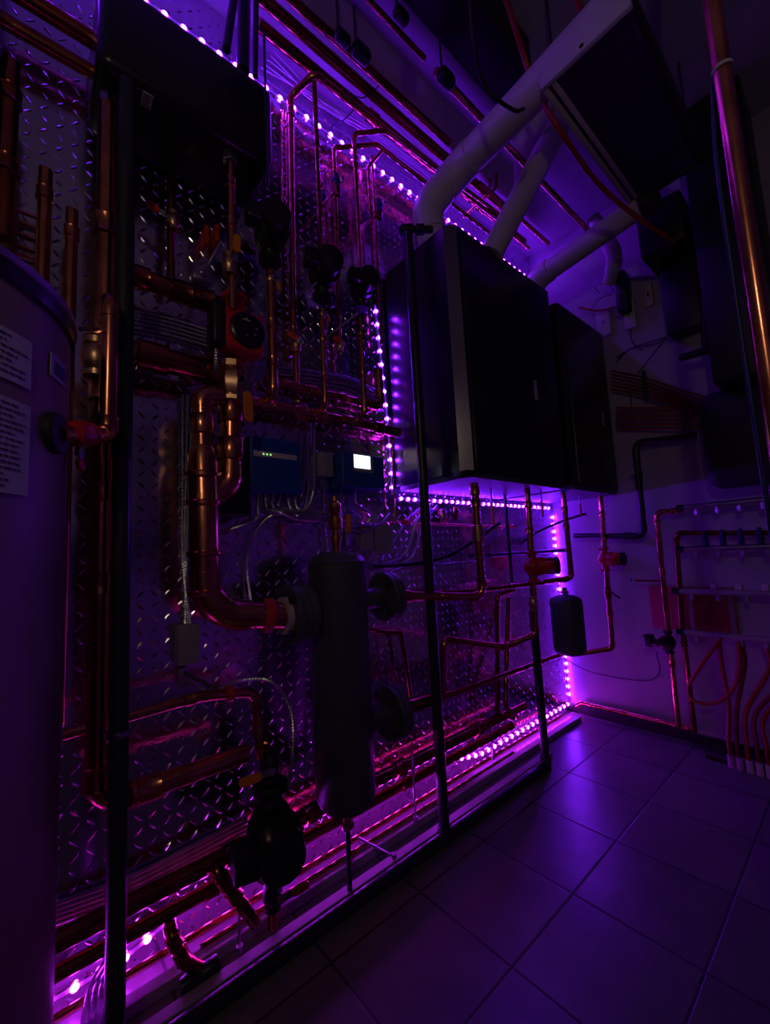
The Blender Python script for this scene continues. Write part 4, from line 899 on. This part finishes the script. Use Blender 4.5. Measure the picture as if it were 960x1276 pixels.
# items high on the back wall
for k, (p0, p1) in enumerate((((742, 389), (762, 414)), ((775, 376), (793, 405)))):
    a = B_(*p0, -.035); b = B_(*p1, -.035); bm = BM(); box(bm, (a.x, -.035, b.z), (b.x, -.002, a.z), .004)
    r = ob('wall_outlet', bm, WHITEM, None, ['white outlet box high on the back wall, lower left one', 'white outlet box high on the back wall, upper right one'][k], 'outlet')
    bm = BM(); c = (Vector(a)+Vector(b))/2; box(bm, (c.x-.009, -.0375, c.z-.014), (c.x+.009, -.035, c.z+.014), .001); ob('socket', bm, GREYPL, r)
a = B_(801, 356, -.03); b = B_(815, 378, -.03); bm = BM(); box(bm, (a.x, -.03, b.z), (b.x, -.002, a.z), .004); r = ob('switch_box', bm, YELLOWPL, None, 'yellowed switch plate right of the white outlets', 'switch')
bm = BM(); c = (a+b)/2; box(bm, (c.x-.004, -.036, c.z-.012), (c.x+.004, -.03, c.z+.012), .001); ob('toggle', bm, BLACK, r)
a = B_(822, 330, -.1); b = B_(880, 402, -.1); bm = BM(); box(bm, (a.x, -.12, b.z), (b.x, -.002, a.z), .008); ob('black_case', bm, BLACK, None, 'black case mounted high on the back wall beside the switch', 'case')
a = B_(800, 285, -.2); bm = BM(); box(bm, (a.x, -.28, 2.38), (.90, -.02, 2.62), .01); ob('black_air_box', bm, BLACK, None, 'large black air box under the ceiling at the back wall', 'duct')
bm = BM(); sweep(bm, [B_(848, 446, -.15), B_(905, 430, -.16)], .018, 16); sweep(bm, [B_(880, 438, -.155), B_(876, 320, -.155)], .010, 12); ob('black_tee_bracket', bm, RUBBER, None, 'black T-shaped pipe hanging upside down on the back wall', 'pipe')
cable('black_hose', 'dark hose hanging in a loop right of the black case', [B_(900, 308, -.2), B_(888, 345, -.2), B_(893, 390, -.2), B_(925, 415, -.2)], .008, YELLOWPL if False else DARKCAB, 'hose')
for k, pts in enumerate((((768, 452), (785, 435), (820, 427), (842, 410)), ((767, 446), (792, 432), (830, 420)), ((795, 466), (815, 440), (838, 412)), ((786, 405), (788, 425), (800, 436)), ((785, 520), (787, 500), (785, 485)))):
    cable('wall_wire', ['dark wire curving up the back wall from the far boiler', 'dark wire crossing the first one on the back wall', 'dark wire rising steeply to the black case', 'thin wire hanging from the upper right outlet', 'short wire between the two hose bundles'][k], [B_(*p, -.015) for p in pts], .0028, DARKCAB)
for k, pts in enumerate((((722, 383), (745, 387), (770, 382)), ((735, 388), (748, 372), (765, 365), (760, 355)), ((748, 365), (742, 358), (760, 352), (772, 362)))):
    cable('loose_wire', ['red wire bundle above the far boiler end', 'dark wires sticking up above the far boiler end', 'thin looped wire above the white outlets'][k], [B_(*p, -.06) for p in pts], .006 if k == 0 else .0025, PEX if k == 0 else DARKCAB)
bm = BM(); a = B_(766, 343, -.08); b = B_(785, 385, -.08); box(bm, (a.x, -.1, b.z), (b.x, -.01, a.z), .006); ob('black_relay_box', bm, BLACK, None, 'small black relay box between the vents and outlets', 'box')

# ------------------------------------------------------------------ foreground pipe at right
cxp = V(925, 250, y=-1.62)
fo, _ = pipe('copper_pipe', 'single orange copper pipe standing close by at the right edge', [(cxp.x, -1.62, 0.002), (cxp.x, -1.62, ZC-.002)], .0135, COPPER, on=True, n=24)
zc_ = V(903, 85, y=-1.62).z
bm = BM(); cyl(bm, (cxp.x, -1.62, zc_-.003), (cxp.x, -1.62, zc_+.003), .0155, n=24); ob('cable_tie', bm, PAPER, fo, 'white cable tie')
cable('blue_cable', 'dark blue cable tied to the pipe at the right edge', [(cxp.x-.017, -1.60, zc_), (cxp.x-.028, -1.59, zc_-.15), (cxp.x-.03, -1.58, zc_-.5), (cxp.x-.028, -1.58, 1.0), (cxp.x-.026, -1.58, .004)], .004, BLUEDK)

# ------------------------------------------------------------------ a dim warm bulb in the room behind the camera
BX, BY, BZ = 1.62, -3.0, 1.95
e = E('pendant_bulb', (BX, BY, BZ), 'bare warm bulb hanging behind the viewpoint', 'lamp')
bm = BM(); lathe(bm, [(0, -.032), (.015, -.027), (.021, -.012), (.019, .004), (.012, .02), (.011, .028)], (BX, BY, BZ), (0, 0, 1), 20); ob('bulb', bm, WARM, e, smooth=60)
bm = BM(); cyl(bm, (BX, BY, BZ+.027), (BX, BY, BZ+.07), .014, n=16, bev=.003); cyl(bm, (BX, BY, BZ+.07), (BX, BY, ZC), .004, n=8); ob('cord', bm, BLACK, e)

# ------------------------------------------------------------------ world and view
w = bpy.data.worlds.new('world'); SC.world = w; w.use_nodes = True
w.node_tree.nodes['Background'].inputs[0].default_value = (.02, .02, .06, 1); w.node_tree.nodes['Background'].inputs[1].default_value = .02
SC.view_settings.view_transform = 'Standard'; SC.view_settings.look = 'None'; SC.view_settings.gamma = 1; SC.view_settings.exposure = 0
SC.view_settings.use_curve_mapping = False
